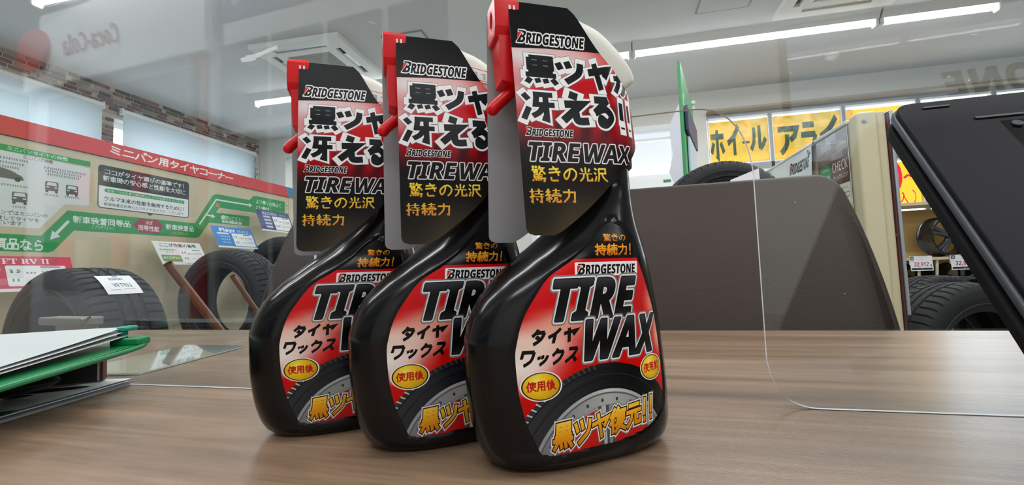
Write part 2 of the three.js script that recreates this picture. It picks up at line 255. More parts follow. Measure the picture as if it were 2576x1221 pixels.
// a wall as boxes around its openings: along one axis, a..b and 0..CEIL
function wallGeo(axis, at, depth, a, b, holes) {
  const us = [...new Set([a, b, ...holes.flatMap((h) => [h[0], h[1]])])].sort((p, q) => p - q), vs = [...new Set([0, CEIL, ...holes.flatMap((h) => [h[2], h[3]])])].sort((p, q) => p - q), out = [];
  for (let i = 0; i < us.length - 1; i++) for (let j = 0; j < vs.length - 1; j++) {
    const u = (us[i] + us[i + 1]) / 2, v = (vs[j] + vs[j + 1]) / 2;
    if (holes.some((h) => u > h[0] && u < h[1] && v > h[2] && v < h[3])) continue;
    out.push(axis === 'x' ? box(Math.min(at, at + depth), Math.max(at, at + depth), vs[j], vs[j + 1], us[i], us[i + 1]) : box(us[i], us[i + 1], vs[j], vs[j + 1], Math.min(at, at + depth), Math.max(at, at + depth)));
  }
  return merge(out);
}
const winL = [[-3.31, -1.05, 0.95, 2.5], [-5.12, -3.462, 0.95, 2.5], [0.75, 2.35, 0.9, 2.5]];
const wallL = structure('wall_left', wallGeo('x', XL, -0.2, ZB, ZF, winL), M('#c3b8ad', 0.9));
const holesB = [[-4.262, -2.9, 0.6, 2.53], [-0.9, 0.8, 0.0, 2.47], [1.119, 4.4, 0.9, 2.543]];
const wallB = structure('wall_back', wallGeo('z', ZB, -0.22, XL, XR, holesB), m_wall);
structure('wall_right', box(XR, XR + 0.2, 0, CEIL, ZB, ZF), m_wall);
structure('wall_front', wallGeo('z', ZF, 0.2, XL, XR, [[0.9, 3.6, 1.45, 2.45]]), m_wall);

// bricks of the left wall, each a piece of its own
{
  const tones = ['#8a6257', '#7a564e', '#94786a', '#6d5b58', '#9a8d82', '#5d4a48', '#a59686', '#4a4246', '#855146', '#8f8580', '#70463d', '#b0a090', '#565360'];
  const mats = tones.map((t) => { const n = vnoise(12, 12), k = new THREE.Color(t); const tx = noiseTex(48, 24, (x, y) => { const f = 0.78 + 0.44 * n(x / 48, y / 24) + rr(-0.08, 0.08); return [k.r, k.g, k.b].map((v) => 255 * Math.pow(clamp(v * f, 0, 1), 1 / 2.2)); }); tx.colorSpace = THREE.SRGBColorSpace; return M('#ffffff', 0.9, { map: tx }); });
  const lens = [0.142, 0.105, 0.072, 0.168], shapes = lens.map((l) => rbox(0.014, 0.0305, l, 0.005, 0, 0, 0, 1));
  let count = 0;
  for (let row = 0; row < 30; row++) {
    const y = CEIL - 0.02 - row * 0.0385; let z = ZB + 0.02 + (row % 2) * 0.05 + rr(0, 0.03);
    while (z < -2.1) {
      const k = rnd() < 0.5 ? 0 : Math.floor(rr(1, 4)), l = lens[k], q = z + l / 2;
      if (z + l > -2.1) break;
      const blocked = y < 1.62 || winL.some((h) => y - 0.018 < h[3] && y + 0.018 > h[2] && z + l > h[0] && z < h[1]);
      if (!blocked && count < 298) { const p = part('brick', shapes[k], mats[Math.floor(rnd() * mats.length)], wallL); p.position.set(XL + 0.002 + rr(-0.002, 0.003), y, q); count++; }
      z += l + (rnd() < 0.2 ? 0.05 : 0.012);
    }
    if (y < 2.49 && y > 1.62) for (const [k, q] of row % 2 ? [[0, -3.386]] : [[2, -3.423], [2, -3.347]]) { if (count++ > 298) break; part('brick', shapes[k], mats[Math.floor(rnd() * mats.length)], wallL).position.set(XL + 0.003, y, q); }
  }
}
// windows of the left wall: frame, pane; blinds hang before them as things of their own
winL.forEach(([a, b, y0, y1], i) => {
  const w = structure('window_' + (i < 2 ? i + 1 : 6), merge([box(XL - 0.2, XL - 0.14, y0, y0 + 0.05, a, b), box(XL - 0.2, XL - 0.14, y1 - 0.05, y1, a, b), box(XL - 0.2, XL - 0.14, y0, y1, a, a + 0.05), box(XL - 0.2, XL - 0.14, y0, y1, b - 0.05, b), box(XL - 0.2, XL - 0.14, y0, y1, (a + b) / 2 - 0.03, (a + b) / 2 + 0.03)]), m_frame);
  part('pane', box(XL - 0.172, XL - 0.168, y0 + 0.05, y1 - 0.05, a + 0.05, b - 0.05), i < 2 ? m_pane : MP('#6b765f', 0, { transmission: 1, thickness: 0, ior: 1.5 }), w);
});
{
  const m_blind = MP('#c9d6de', 0.95, { transmission: 0.27, thickness: 0, side: THREE.DoubleSide });
  const spans = [[-3.315, -1.0], [-5.205, -3.50]];
  const labels = ['pale blue roller blind pulled down left of the brick pillar', 'pale blue roller blind next to the far room corner with hanging cords'];
  spans.forEach(([a, b], i) => {
    const t = thing('roller_blind', labels[i], 'blind', [XL + 0.05, 0, 0]);
    part('cloth', sheet(8, 16, (s, v) => [0.012 + 0.004 * Math.sin(s * 9 + v * 3), lerp(0.98, 2.56, v), lerp(b, a, s)]), m_blind, t);
    part('rail', merge([cyl(0.022, b - a, 0.01, 2.575, (a + b) / 2, 'z', 16), rbox(0.05, 0.07, 0.015, 0.006, 0.005, 2.57, a - 0.006), rbox(0.05, 0.07, 0.015, 0.006, 0.005, 2.57, b + 0.006)]), m_frame, t);
    if (i) for (const dz of [-0.03, -0.065]) part('cord', bar([0.02, 2.57, a + dz + 0.02], [0.02, 1.0, a + dz + 0.02], 0.004, 6), m_white, t);
  });
}
// back wall: narrow window, entrance, shop windows
{
  const w3 = structure('window_3', merge([box(-4.262, -2.9, 2.49, 2.53, ZB - 0.22, ZB - 0.05), box(-4.262, -4.2, 0.6, 2.53, ZB - 0.22, ZB - 0.17), box(-4.09, -4.04, 0.6, 2.5, ZB - 0.2, ZB - 0.15), box(-3.6, -3.55, 0.6, 2.5, ZB - 0.2, ZB - 0.15), box(-2.95, -2.9, 0.6, 2.5, ZB - 0.2, ZB - 0.15)]), m_frame);
  part('pane', box(-4.2, -2.95, 0.62, 2.49, ZB - 0.178, ZB - 0.174), m_pane, w3);
  const d1 = structure('door_1', merge([box(-0.9, 0.8, 1.86, 1.9, ZB - 0.16, ZB + 0.01), box(-0.9, 0.8, 1.73, 1.87, ZB - 0.17, ZB + 0.03), box(-0.9, -0.84, 0, 2.47, ZB - 0.14, ZB), box(0.74, 0.8, 0, 2.47, ZB - 0.14, ZB), box(-0.9, 0.8, 2.42, 2.47, ZB - 0.14, ZB + 0.01), box(0.6, 0.66, 0, 1.74, ZB - 0.12, ZB - 0.07), box(-0.1, -0.03, 0, 1.74, ZB - 0.12, ZB - 0.07), box(-0.9, 0.8, 2.325, 2.35, ZB - 0.14, ZB - 0.08)]), m_frame);
  part('pane', box(-0.84, 0.74, 1.9, 2.42, ZB - 0.11, ZB - 0.106), m_pane, d1); part('pane', box(-0.84, 0.74, 0.02, 1.73, ZB - 0.11, ZB - 0.106), m_pane, d1);
  part('exit_sticker', box(0.62, 0.7, 1.8, 1.83, ZB + 0.031, ZB + 0.034), M('#2b8a4e', 0.5), d1, 'small green exit sticker');
  // shop windows: two rows of aluminium frames in a deep reveal
  const bars = []; const cols = [1.119, 1.764, 2.47, 3.15, 3.8, 4.4];
  for (const [y0, y1] of [[1.96, 2.47], [0.92, 1.865]]) for (let i = 0; i < cols.length - 1; i++) {
    const a = cols[i] + 0.016, b = cols[i + 1] - 0.016;
    bars.push(box(a, b, y1 - 0.008, y1 + 0.012, ZB - 0.03, ZB - 0.004), box(a, b, y0 - 0.012, y0 + 0.002, ZB - 0.03, ZB - 0.004), box(a - 0.004, a + 0.008, y0, y1, ZB - 0.03, ZB - 0.004), box(b - 0.012, b + 0.004, y0, y1, ZB - 0.03, ZB - 0.004));
  }
  const w4 = structure('window_4', merge(bars), M('#f4f6f7', 0.3));
  part('mullion', merge([...cols.slice(1, -1).map((x) => box(x - 0.016, x + 0.016, 0.9, 2.48, ZB - 0.06, ZB - 0.002)), box(1.119, 4.4, 1.877, 1.95, ZB - 0.06, ZB - 0.002), box(1.119, 4.4, 2.482, 2.543, ZB - 0.06, ZB - 0.003)]), M('#9b9da1', 0.5, { metalness: 0.3 }), w4, 'grey aluminium mullions');
  part('pane', box(1.13, 4.39, 0.91, 2.48, ZB - 0.025, ZB - 0.021), m_pane, w4);
  structure('trim_1', box(1.119, 4.4, 2.525, 2.549, ZB - 0.06, ZB + 0.12), M('#a59b8b', 0.7));
}
// window behind the photographer: glazing bars and the shop's name on the glass, seen only as a reflection
{
  const w5 = structure('window_5', merge([box(0.9, 3.6, 2.4, 2.45, ZF + 0.02, ZF + 0.1), box(0.9, 3.6, 1.45, 1.51, ZF + 0.02, ZF + 0.1), ...[0.9, 3.54].map((x) => box(x, x + 0.06, 1.45, 2.45, ZF + 0.02, ZF + 0.1))]), M('#4c5054', 0.5));
  part('pane', box(0.96, 3.54, 1.51, 2.4, ZF + 0.06, ZF + 0.064), MP('#a9aeb4', 0, { transmission: 1, thickness: 0, ior: 1.5 }), w5);
  const [cv, c] = canvas(1024, 192); wordmark(c, 30, 40, 960, 110, '#2a2c30', { wedge: '#b02a22', hole: 'rgba(0,0,0,0)' });
  part('lettering', quad([3.45, 1.76, ZF + 0.05], [1.72, 1.76, ZF + 0.05], [1.72, 2.08, ZF + 0.05], [3.45, 2.08, ZF + 0.05]), M('#ffffff', 0.6, { map: tex(cv), transparent: true, side: THREE.DoubleSide }), w5, 'dark word mark on the glass');
}

// ---------------------------------------------------------------- ceiling fittings
{
  const m_glow = M('#ffffff', 0.4, { emissive: new THREE.Color(0.95, 0.98, 1), emissiveIntensity: LED_GLOW });
  const strip = (x0, x1, z, label) => {
    const L = x1 - x0, xc = (x0 + x1) / 2;
    const t = thing('ceiling_light', label, 'ceiling light', [xc, CEIL, z], 0, 'LED strip lights in rows on the ceiling');
    const sh = new THREE.Shape(); sh.moveTo(-0.085, 0); sh.lineTo(0.085, 0); sh.lineTo(0.04, -0.06); sh.lineTo(-0.04, -0.06); sh.closePath();
    const hg = new THREE.ExtrudeGeometry(sh, { depth: L, bevelEnabled: false }); hg.rotateY(Math.PI / 2); hg.translate(-L / 2, 0, 0);
    part('housing', hg, m_white, t);
    part('light_tube', merge([rbox(L - 0.01, 0.036, 0.05, 0.017, 0, -0.078, 0)]), m_glow, t);
    part('end_clip', merge([rbox(0.03, 0.06, 0.07, 0.012, L / 2 - 0.01, -0.08, 0), rbox(0.03, 0.06, 0.07, 0.012, -L / 2 + 0.01, -0.08, 0)]), m_white, t);
    const l = new THREE.RectAreaLight(new THREE.Color(0.96, 0.98, 1), LED_POWER * 8, L * 0.98, 0.045); l.name = 'ceiling_light_glow';
    l.position.set(xc, CEIL - 0.1, z); l.rotation.x = -Math.PI / 2; scene.add(l);
  };
  const rows = [[-4.05, 'back row near the rear windows'], [-2.16, 'second row'], [-0.28, 'row above the table'], [1.5, 'row behind the table']];
  const spans = [[-3.58, -1.72, 'left end of the'], [-0.5, 0.262, 'short joining piece in the'], [0.275, 2.15, 'long lit middle of the'], [2.165, 2.96, 'right end of the']];
  for (const [z, where] of rows) for (const [a, b, w] of spans) { if (z > -4 && w.startsWith('short')) continue; strip(a, b, z, 'white LED strip light, ' + w + ' ' + where); }
  for (const [z, where] of rows.slice(2)) strip(-1.6, 0.2, z, 'white LED strip light, middle of the ' + where);
  // ceiling cassettes of the air conditioner
  const cassette = (x, z, turn, label) => {
    const t = thing('air_conditioner', label, 'air conditioner', [x, CEIL, z], turn, 'ceiling air conditioner cassettes');
    const s = 0.4, inner = 0.205, ring = [];
    const sh = new THREE.Shape(); sh.moveTo(-s, -s); sh.lineTo(s, -s); sh.lineTo(s, s); sh.lineTo(-s, s); sh.closePath();
    const slot = (cx, cy, w, h) => { const p = new THREE.Path(); p.moveTo(cx - w, cy - h); p.lineTo(cx - w, cy + h); p.lineTo(cx + w, cy + h); p.lineTo(cx + w, cy - h); p.closePath(); sh.holes.push(p); };
    slot(0, 0.3, 0.24, 0.028); slot(0, -0.3, 0.24, 0.028); slot(0.3, 0, 0.028, 0.24); slot(-0.3, 0, 0.028, 0.24); slot(0, 0, inner, inner);
    const g = new THREE.ExtrudeGeometry(sh, { depth: 0.035, bevelEnabled: true, bevelSize: 0.006, bevelThickness: 0.006, bevelSegments: 2 }); g.rotateX(Math.PI / 2); g.translate(0, 0.002, 0);
    part('panel', g, m_white, t);
    for (const [cx, cz, w, h] of [[0, 0.3, 0.24, 0.028], [0, -0.3, 0.24, 0.028], [0.3, 0, 0.028, 0.24], [-0.3, 0, 0.028, 0.24]]) { part('air_slot', box(cx - w, cx + w, -0.012, -0.006, cz - h, cz + h), m_dark, t); part('louver', box(cx - w * 0.94, cx + w * 0.94, -0.03, -0.024, cz - h * 0.5, cz + h * 0.5), m_alu, t); }
    const slats = []; for (let k = -12; k <= 12; k++) slats.push(box(-inner + 0.012, inner - 0.012, -0.034, -0.026, k * 0.0155 - 0.004, k * 0.0155 + 0.004));
    part('grille', merge([...slats, box(-inner + 0.004, inner - 0.004, -0.026, -0.02, -inner + 0.004, inner - 0.004)]), M('#b9b7b0', 0.6), t);
  };
  cassette(-2.43, -3.53, 0.02, 'square air conditioner cassette in the ceiling above the brick wall side');
  cassette(1.75, -3.46, 0, 'square air conditioner cassette in the ceiling above the right long lamp');
  const hatch = (x, z, sx, sz, label) => { const t = thing('ceiling_hatch', label, 'hatch', [x, CEIL, z]); part('cover', rbox(sx, 0.012, sz, 0.003, 0, -0.003, 0), m_ceiling, t); part('rim', merge([box(-sx / 2 - 0.012, sx / 2 + 0.012, -0.006, 0.004, -sz / 2 - 0.012, -sz / 2 - 0.002), box(-sx / 2 - 0.012, sx / 2 + 0.012, -0.006, 0.004, sz / 2 + 0.002, sz / 2 + 0.012), box(-sx / 2 - 0.012, -sx / 2 - 0.002, -0.006, 0.004, -sz / 2, sz / 2), box(sx / 2 + 0.002, sx / 2 + 0.012, -0.006, 0.004, -sz / 2, sz / 2)]), m_grey, t); };
  hatch(0.92, -3.46, 0.36, 0.36, 'square access hatch in the ceiling beside the right air conditioner');
  hatch(-1.55, -3.4, 0.33, 0.2, 'small access hatch in the ceiling right of the left air conditioner');
  const sd = thing('smoke_detector', 'round white smoke detector on the ceiling below the long lamp', 'smoke detector', [2.14, CEIL, -4.77]);
  part('base', cyl(0.06, 0.02, 0, -0.01, 0, 'y', 28), m_white, sd); part('head', cyl(0.032, 0.03, 0, -0.03, 0, 'y', 28, 0.045), m_white, sd);
}

// ---------------------------------------------------------------- outdoors, seen through the door
{
  structure('ground', box(-60, 60, -0.3, -0.13, -70, ZB - 0.25), M('#9b9c99', 0.9));
  structure('ground_2', box(-30, 30, -0.3, -0.13, ZF + 0.25, 30), M('#a3a4a1', 0.9));
  const b = thing('office_building', 'pale office building with rows of blue windows across the street', 'building', [1.5, -0.13, -22]);
  part('wall', box(-9, 9, 0, 8.6, -6, 0), M('#d9d5cf', 0.8), b);
  const m_bw = M('#9cbfd6', 0.15, { metalness: 0.2 });
  for (let i = 0; i < 14; i++) for (let j = 0; j < 3; j++) part('window', box(-8.5 + i * 1.22, -8.5 + i * 1.22 + 0.95, 1 + j * 2.5, 2.9 + j * 2.5, -0.05, 0.03), m_bw, b);
  part('ledge', merge([0, 1, 2].map((j) => box(-9.1, 9.1, 3.05 + j * 2.5, 3.25 + j * 2.5, -0.1, 0.12))), M('#efece6', 0.7), b);
  const cn = thing('entrance_canopy', 'white slatted canopy over the entrance outside the door', 'canopy', [0, 0, ZB - 0.22]);
  for (let k = 0; k < 3; k++) part('canopy_panel', box(-1.2, 1.2, 2.57 + k * 0.005, 2.6 + k * 0.005, -0.8 - k * 0.8, 0 - k * 0.8), M('#e3e1ea', 0.7), cn);
  part('edge_beam', box(-1.2, 1.2, 2.5, 2.62, -2.6, -2.5), m_white, cn);
}

// ---------------------------------------------------------------- the table
{
  const t = thing('table', 'brown wood grain laminate table carrying the three spray bottles', 'table', [0, 0, 0], -degToRad(4.53));
  const g1 = vnoise(5, 40), g2 = vnoise(9, 150), g3 = vnoise(60, 400), g4 = vnoise(3, 12);
  const wood = noiseTex(1024, 1024, (x, y) => {
    const u = x / 1024, v = y / 1024, warp = 0.012 * (g4(u, v) - 0.5);
    const q = 0.5 * g1(u, v + warp) + 0.3 * g2(u, v + warp) + 0.2 * g3(u, v), band = g4(u * 1.0, v) * 0.25;
    const f = 0.70 + 0.52 * q + 0.16 * band; return [139 * f, 114 * f, 92 * f];
  });
  wood.colorSpace = THREE.SRGBColorSpace; wood.repeat.set(1 / 1.3, 1 / 0.75);
  const fine = vnoise(128, 128), bump = noiseTex(256, 256, (x, y) => { const q = 128 + 70 * (fine(x / 256, y / 256) - 0.5) + rr(-22, 22); return [q, q, q]; }); bump.repeat.set(7, 7);
  // local frame: back edge along local x at local z = zb
  const zb = -0.886 * Math.cos(degToRad(4.53)) + 0.0;
  const top = rbox(2.6, 0.03, 1.2, 0.003, 0, TABLE_Y - 0.015, zb + 0.6, 2);
  part('tabletop', metric(top), MP('#ffffff', 0.3, { map: wood, bumpMap: bump, bumpScale: 0.0002 }), t);
  const m_leg = M('#6b5a4d', 0.5);
  for (const [x, z] of [[-1.2, zb + 0.1], [1.2, zb + 0.1], [-1.2, zb + 1.1], [1.2, zb + 1.1]]) part('leg', rbox(0.06, TABLE_Y - 0.03, 0.06, 0.004, x, (TABLE_Y - 0.03) / 2, z), m_leg, t);
  part('front_panel', box(-1.17, 1.17, 0.25, TABLE_Y - 0.03, zb + 0.8, zb + 0.82), m_leg, t);
}

// ---------------------------------------------------------------- the acrylic screen with its pass-through
{
  const ang = -Math.atan2(0.038, 0.824);
  const t = thing('acrylic_screen', 'clear acrylic counter screen with a rounded pass-through behind the bottles', 'screen', [-0.543, TABLE_Y, -0.439], ang);
  const L = -0.62, R = 1.25, H = 0.72, ol = 0.24, or = 0.662, oh = 0.2485, rt = 0.045, rb = 0.036;
  const sh = new THREE.Shape();
  sh.moveTo(L, 0.0005); sh.lineTo(ol - rb, 0.0005); sh.quadraticCurveTo(ol, 0.0005, ol, rb); sh.lineTo(ol, oh - rt); sh.quadraticCurveTo(ol, oh, ol + rt, oh);
  sh.lineTo(or - rt, oh); sh.quadraticCurveTo(or - 0.004, oh, or, oh - rt * 1.3); sh.lineTo(or, rb * 1.1); sh.quadraticCurveTo(or + 0.003, 0.0005, or + rb, 0.0005); sh.lineTo(R, 0.0005); sh.lineTo(R, H); sh.lineTo(L, H); sh.closePath();
  const g = new THREE.ExtrudeGeometry(sh, { depth: 0.0036, bevelEnabled: false, curveSegments: 24 });
  // faces are clear sheet, edges catch the light
  const pos = g.attributes.position, nor = g.attributes.normal, face = [], edge = [];
  for (let i = 0; i < pos.count; i += 3) (Math.abs(nor.getZ(i)) > 0.9 ? face : edge).push(i, i + 1, i + 2);
  const pick = (idx) => { const q = new THREE.BufferGeometry(); for (const k of ['position', 'normal', 'uv']) { const a = g.attributes[k], o = new Float32Array(idx.length * a.itemSize); idx.forEach((n, j) => { for (let c = 0; c < a.itemSize; c++) o[j * a.itemSize + c] = a.array[n * a.itemSize + c]; }); q.setAttribute(k, new THREE.BufferAttribute(o, a.itemSize)); } return q; };
  part('pane', pick(face), MP('#fbfdfd', 0, { transmission: 1, thickness: 0, ior: 1.5 }), t);
  part('edge', pick(edge), MP('#f2f6fb', 0.4), t, 'pale polished edge of the sheet');
  // worn marks: a smear and fine scratches on the near face
  const m_mark = MP('#f4f7f8', 0.8, { transmission: 0.25, thickness: 0 });
  const sm = [], z0 = 0.0041;
  const streak = (pts, w) => { for (let i = 0; i < pts.length - 1; i++) { const a = V(pts[i][0], pts[i][1], z0), b = V(pts[i + 1][0], pts[i + 1][1], z0), d = b.clone().sub(a).normalize(), n = V(-d.y, d.x, 0).multiplyScalar(w * (0.6 + 0.8 * rnd())); sm.push(quad([a.x - n.x, a.y - n.y, z0], [b.x - n.x, b.y - n.y, z0], [b.x + n.x, b.y + n.y, z0], [a.x + n.x, a.y + n.y, z0])); } };
  // the pale tape residue above the leftmost bottle
  streak([[0.1455, 0.3665], [0.152, 0.3672], [0.162, 0.3668], [0.172, 0.3685], [0.185, 0.3715], [0.195, 0.373]], 0.0021); streak([[0.147, 0.3645], [0.158, 0.3638], [0.166, 0.364]], 0.0011);
  part('tape_residue', merge(sm.splice(0)), m_mark, t, 'white tape residue');
  for (let k = 0; k < 60; k++) { const x = k < 40 ? rr(0.66, 0.92) : rr(0.05, 0.6), y = k < 40 ? rr(0.05, 0.37) : rr(0.28, 0.42), a = rr(-0.5, 0.6), l = rr(0.0006, k % 6 ? 0.002 : 0.02); streak([[x, y], [x + l * Math.cos(a), y + l * Math.sin(a)]], k % 6 ? 0.0003 : 0.00016); }
  part('scratch', merge(sm), m_mark, t).userData.kind = 'stuff';
}

// ---------------------------------------------------------------- the spray bottles (local frame: x along the width, z towards the label, centimetres / 100)
const CM = 0.01;
const bL = interp([[0, -0.7], [0.3, -1.5], [0.6, -1.9], [1.5, -2.38], [2.9, -2.75], [5, -3.0], [7.3, -3.05], [8.6, -2.75], [9.8, -2.15], [11, -1.1], [12.14, 0.25], [13.9, 2.55], [15.5, 4.45], [16.5, 5.5], [17.3, 5.95], [18.6, 6.05]]);
const bR = interp([[0, 9.9], [0.3, 10.5], [0.9, 11.0], [2, 11.22], [3.4, 11.22], [7.76, 10.86], [10.67, 10.32], [12.9, 9.72], [14.76, 9.35], [16.5, 9.2], [18.6, 9.15]]);
const bT = interp([[0, 2.35], [0.25, 2.8], [0.7, 3.08], [1.5, 3.2], [10.5, 3.2], [12, 3.1], [13, 2.9], [14, 2.55], [15, 2.2], [16, 1.9], [17.3, 1.6], [18.6, 1.55]]);
const bP = interp([[0, 2.9], [12, 2.86], [15, 2.3], [17, 2.0], [18.6, 2.0]]);
const labL = interp([[1.05, 1.15], [1.12, 0.75], [1.24, 0.34], [1.8, 0.05], [3.2, -0.55], [5, -0.92], [6.73, -1.02], [7.9, -0.8], [8.9, -0.42], [10, 0.3], [11.1, 1.22], [12.15, 2.9], [13.1, 4.25], [13.8, 5.0], [14.3, 5.6], [14.5, 6.1]]);
const labR = interp([[1.05, 1.2], [1.12, 2.8], [1.24, 5.4], [1.5, 7.2], [1.81, 8.25], [2.3, 9.1], [3, 9.6], [4.1, 9.78], [6, 9.7], [8.2, 9.4], [10.5, 8.5], [12.16, 7.75], [13.6, 7.25], [14.2, 6.8], [14.5, 6.2]]);
const sOfU = (u) => 4 + 18 * Math.asin(clamp((u - 4) / 18, -1, 1)), uOfS = (s) => 4 + 18 * Math.sin((s - 4) / 18);
function bodyFront(u, v) { const l = bL(v), r = bR(v), x = Math.abs((u - (l + r) / 2) / ((r - l) / 2)); return -3.2 + bT(v) * Math.sqrt(Math.max(0, 1 - Math.pow(x, bP(v)))); }
function recess(u, v) { const s = sOfU(u), m = Math.min(s - labL(v), labR(v) - s, (v - 0.95) * 1.4, (14.6 - v)); return 0.13 * smoothstep(m, -0.35, 0.04); }
const bodyGeo = (() => {
  const NV = 150, NA = 176;
  const g = sheet(NA, NV, (s, t) => {
    const v = t < 0.12 ? 1.5 * (t / 0.12) ** 1.6 : 1.5 + 17.1 * (t - 0.12) / 0.88, a = (s - 0.5) * 2 * Math.PI;   // seam at the back
    const l = bL(v), r = bR(v), p = bP(v), c = Math.sin(a), k = Math.cos(a);
    const x = Math.sign(c) * Math.pow(Math.abs(c), 2 / p), z = Math.sign(k) * Math.sqrt(Math.max(0, 1 - Math.pow(Math.abs(x), p)));
    const u = (l + r) / 2 + x * (r - l) / 2; let w = -3.2 + bT(v) * z; if (k > 0) w -= recess(u, v) * smoothstep(k, 0, 0.3);
    return [u * CM, v * CM, w * CM];
  });
  const base = sheet(NA, 1, (s, t) => { const a = (s - 0.5) * 2 * Math.PI, c = Math.sin(a), x = Math.sign(c) * Math.pow(Math.abs(c), 2 / 2.9), z = Math.sign(Math.cos(a)) * Math.sqrt(Math.max(0, 1 - Math.pow(Math.abs(x), 2.9))); return [(4.6 + x * 5.3 * t) * CM, 0.0002, (-3.2 + 2.35 * z * t) * CM]; });
  return merge([g, base]);
})();
const S0 = -1.2, S1 = 10.0, W0 = 0.95, W1 = 14.6;
const labelGeo = sheet(60, 96, (s, t) => { const v = lerp(1.05, 14.5, t < 0.25 ? t * t * 2 + t * 0.5 : t), q = lerp(labL(v), labR(v), s), u = uOfS(q); return [u * CM, v * CM, (bodyFront(u, v) - recess(u, v) + 0.025) * CM]; },
  (s, t) => { const v = lerp(1.05, 14.5, t < 0.25 ? t * t * 2 + t * 0.5 : t), q = lerp(labL(v), labR(v), s); return [(q - S0) / (S1 - S0), (v - W0) / (W1 - W0)]; });

const labelTex = (() => {
  const K = 100, [cv, c] = canvas((S1 - S0) * K, Math.round((W1 - W0) * K)); const X = (s) => (s - S0) * K, Y = (v) => (W1 - v) * K;
  c.fillStyle = '#0b0a0c'; c.fillRect(0, 0, cv.width, cv.height);
  c.fillStyle = grad(c, 0, Y(12.15), 0, Y(0.9), [[0, '#d4060c'], [0.3, '#cc0206'], [0.62, '#d20a06'], [1, '#b80408']]); c.fillRect(0, Y(12.15), cv.width, Y(0.9) - Y(12.15));
  // printed glows of the label
  const glow = (s, v, r, col, sx = 1, sy = 1) => { c.save(); c.translate(X(s), Y(v)); c.scale(sx, sy); c.fillStyle = rgrad(c, 0, 0, r * K, [[0, col + 'ff'], [0.45, col + 'b0'], [1, col + '00']]); c.fillRect(-r * K, -r * K, 2 * r * K, 2 * r * K); c.restore(); };
  c.save(); c.beginPath(); c.rect(0, Y(12.15), cv.width, Y(0.9) - Y(12.15)); c.clip();
  glow(-0.9, 6.6, 3.6, '#fdf2ea', 1.0, 0.62); glow(-1.0, 6.3, 2.4, '#fff8f2', 1.0, 0.8); glow(0.6, 7.4, 2.4, '#f7d9c8', 1.3, 0.6); glow(2.2, 8.5, 2.2, '#f2b9a0', 1.5, 0.5); glow(9.3, 9.3, 2.3, '#f3a183', 0.6, 0.7); glow(9.6, 7.2, 1.8, '#f0c0a8', 0.5, 0.9); glow(4.6, 8.6, 2.4, '#e0695a', 1.4, 0.35);
  c.restore();
  // the printed tyre
  c.save(); c.translate(X(4.6), Y(-0.55));
  const R = 6.45 * K; c.scale(1, 1);
  c.beginPath(); c.arc(0, 0, R, 0, 7); c.fillStyle = grad(c, -R, 0, R, 0, [[0, '#3a3c40'], [0.35, '#23252a'], [0.55, '#101216'], [1, '#08090c']]); c.fill();
  for (let a = -178; a < -95; a += 3.4) { c.save(); c.rotate(degToRad(a)); c.fillStyle = a < -125 ? '#cfcac6' : '#4a4d52'; c.beginPath(); c.moveTo(R * 0.955, -4); c.lineTo(R * 1.004, -15); c.lineTo(R * 1.004, -4); c.lineTo(R * 0.955, 3); c.closePath(); c.fill(); c.restore(); }
  for (const [q, s, l] of [[0.945, '#0c0d10', 5], [0.9, '#33363b', 3], [0.86, '#0d0e11', 4], [0.8, '#2a2c30', 2]]) { c.beginPath(); c.arc(0, 0, R * q, 0, 7); c.strokeStyle = s; c.lineWidth = l; c.stroke(); }
  c.beginPath(); c.arc(0, 0, R * 0.765, 0, 7); c.fillStyle = grad(c, -R * 0.7, -R * 0.5, R * 0.7, 0, [[0, '#8f9296'], [0.4, '#c9cbc6'], [0.7, '#a7a9a6'], [1, '#6d6f70']]); c.fill();
  c.beginPath(); c.arc(0, 0, R * 0.735, 0, 7); c.fillStyle = '#5e6062'; c.fill();
  c.beginPath(); c.arc(0, 0, R * 0.72, 0, 7); c.fillStyle = grad(c, -R * 0.7, 0, R * 0.7, 0, [[0, '#77797c'], [0.5, '#aeb0ad'], [1, '#84868a']]); c.fill();
  c.beginPath(); c.arc(0, 0, R * 0.6, 0, 7); c.fillStyle = '#c21a18'; c.fill(); c.beginPath(); c.arc(0, 0, R * 0.62, 0, 7); c.strokeStyle = '#8f9193'; c.lineWidth = 9; c.stroke();
  for (let a = 0; a < 360; a += 14) { c.save(); c.rotate(degToRad(a)); c.fillStyle = '#3d3f42'; c.beginPath(); c.ellipse(R * 0.67, 0, 11, 9, 0, 0, 7); c.fill(); c.restore(); }
  for (let a = -90 - 72 * 2; a < 200; a += 72) { c.save(); c.rotate(degToRad(a)); c.fillStyle = '#4a4c50'; poly(c, [[0, -34], [R * 0.62, -62], [R * 0.62, 62], [0, 34]]); c.fill(); c.fillStyle = '#b7b9b8'; poly(c, [[0, -20], [R * 0.62, -40], [R * 0.62, -8], [0, -6]]); c.fill(); c.fillStyle = '#8c8e90'; poly(c, [[0, 8], [R * 0.62, 14], [R * 0.62, 44], [0, 22]]); c.fill(); c.restore(); }
  c.restore();
  // words
  jt(c, '驚きの', X(5.2), Y(13.72), 180, 50, [['#1c0f06', 20], [(q) => grad(q, 0, 0, 0, 100, [[0, '#f6b22a'], [1, '#d06a1a']]), 10]], { skew: 0.15 });
  jt(c, '持続力!', X(4.35), Y(13.1), 300, 80, [['#1c0f06', 22], [(q) => grad(q, 0, 0, 0, 100, [[0, '#f8b52c'], [1, '#d26c18']]), 12]], { skew: 0.2 });
  c.save(); c.transform(1, 0, -0.12, 1, Y(11.15) * 0.12, 0); c.fillStyle = '#f3efee'; rrect(c, X(2.85), Y(11.95), 478, 86, 8); c.fill(); c.restore();
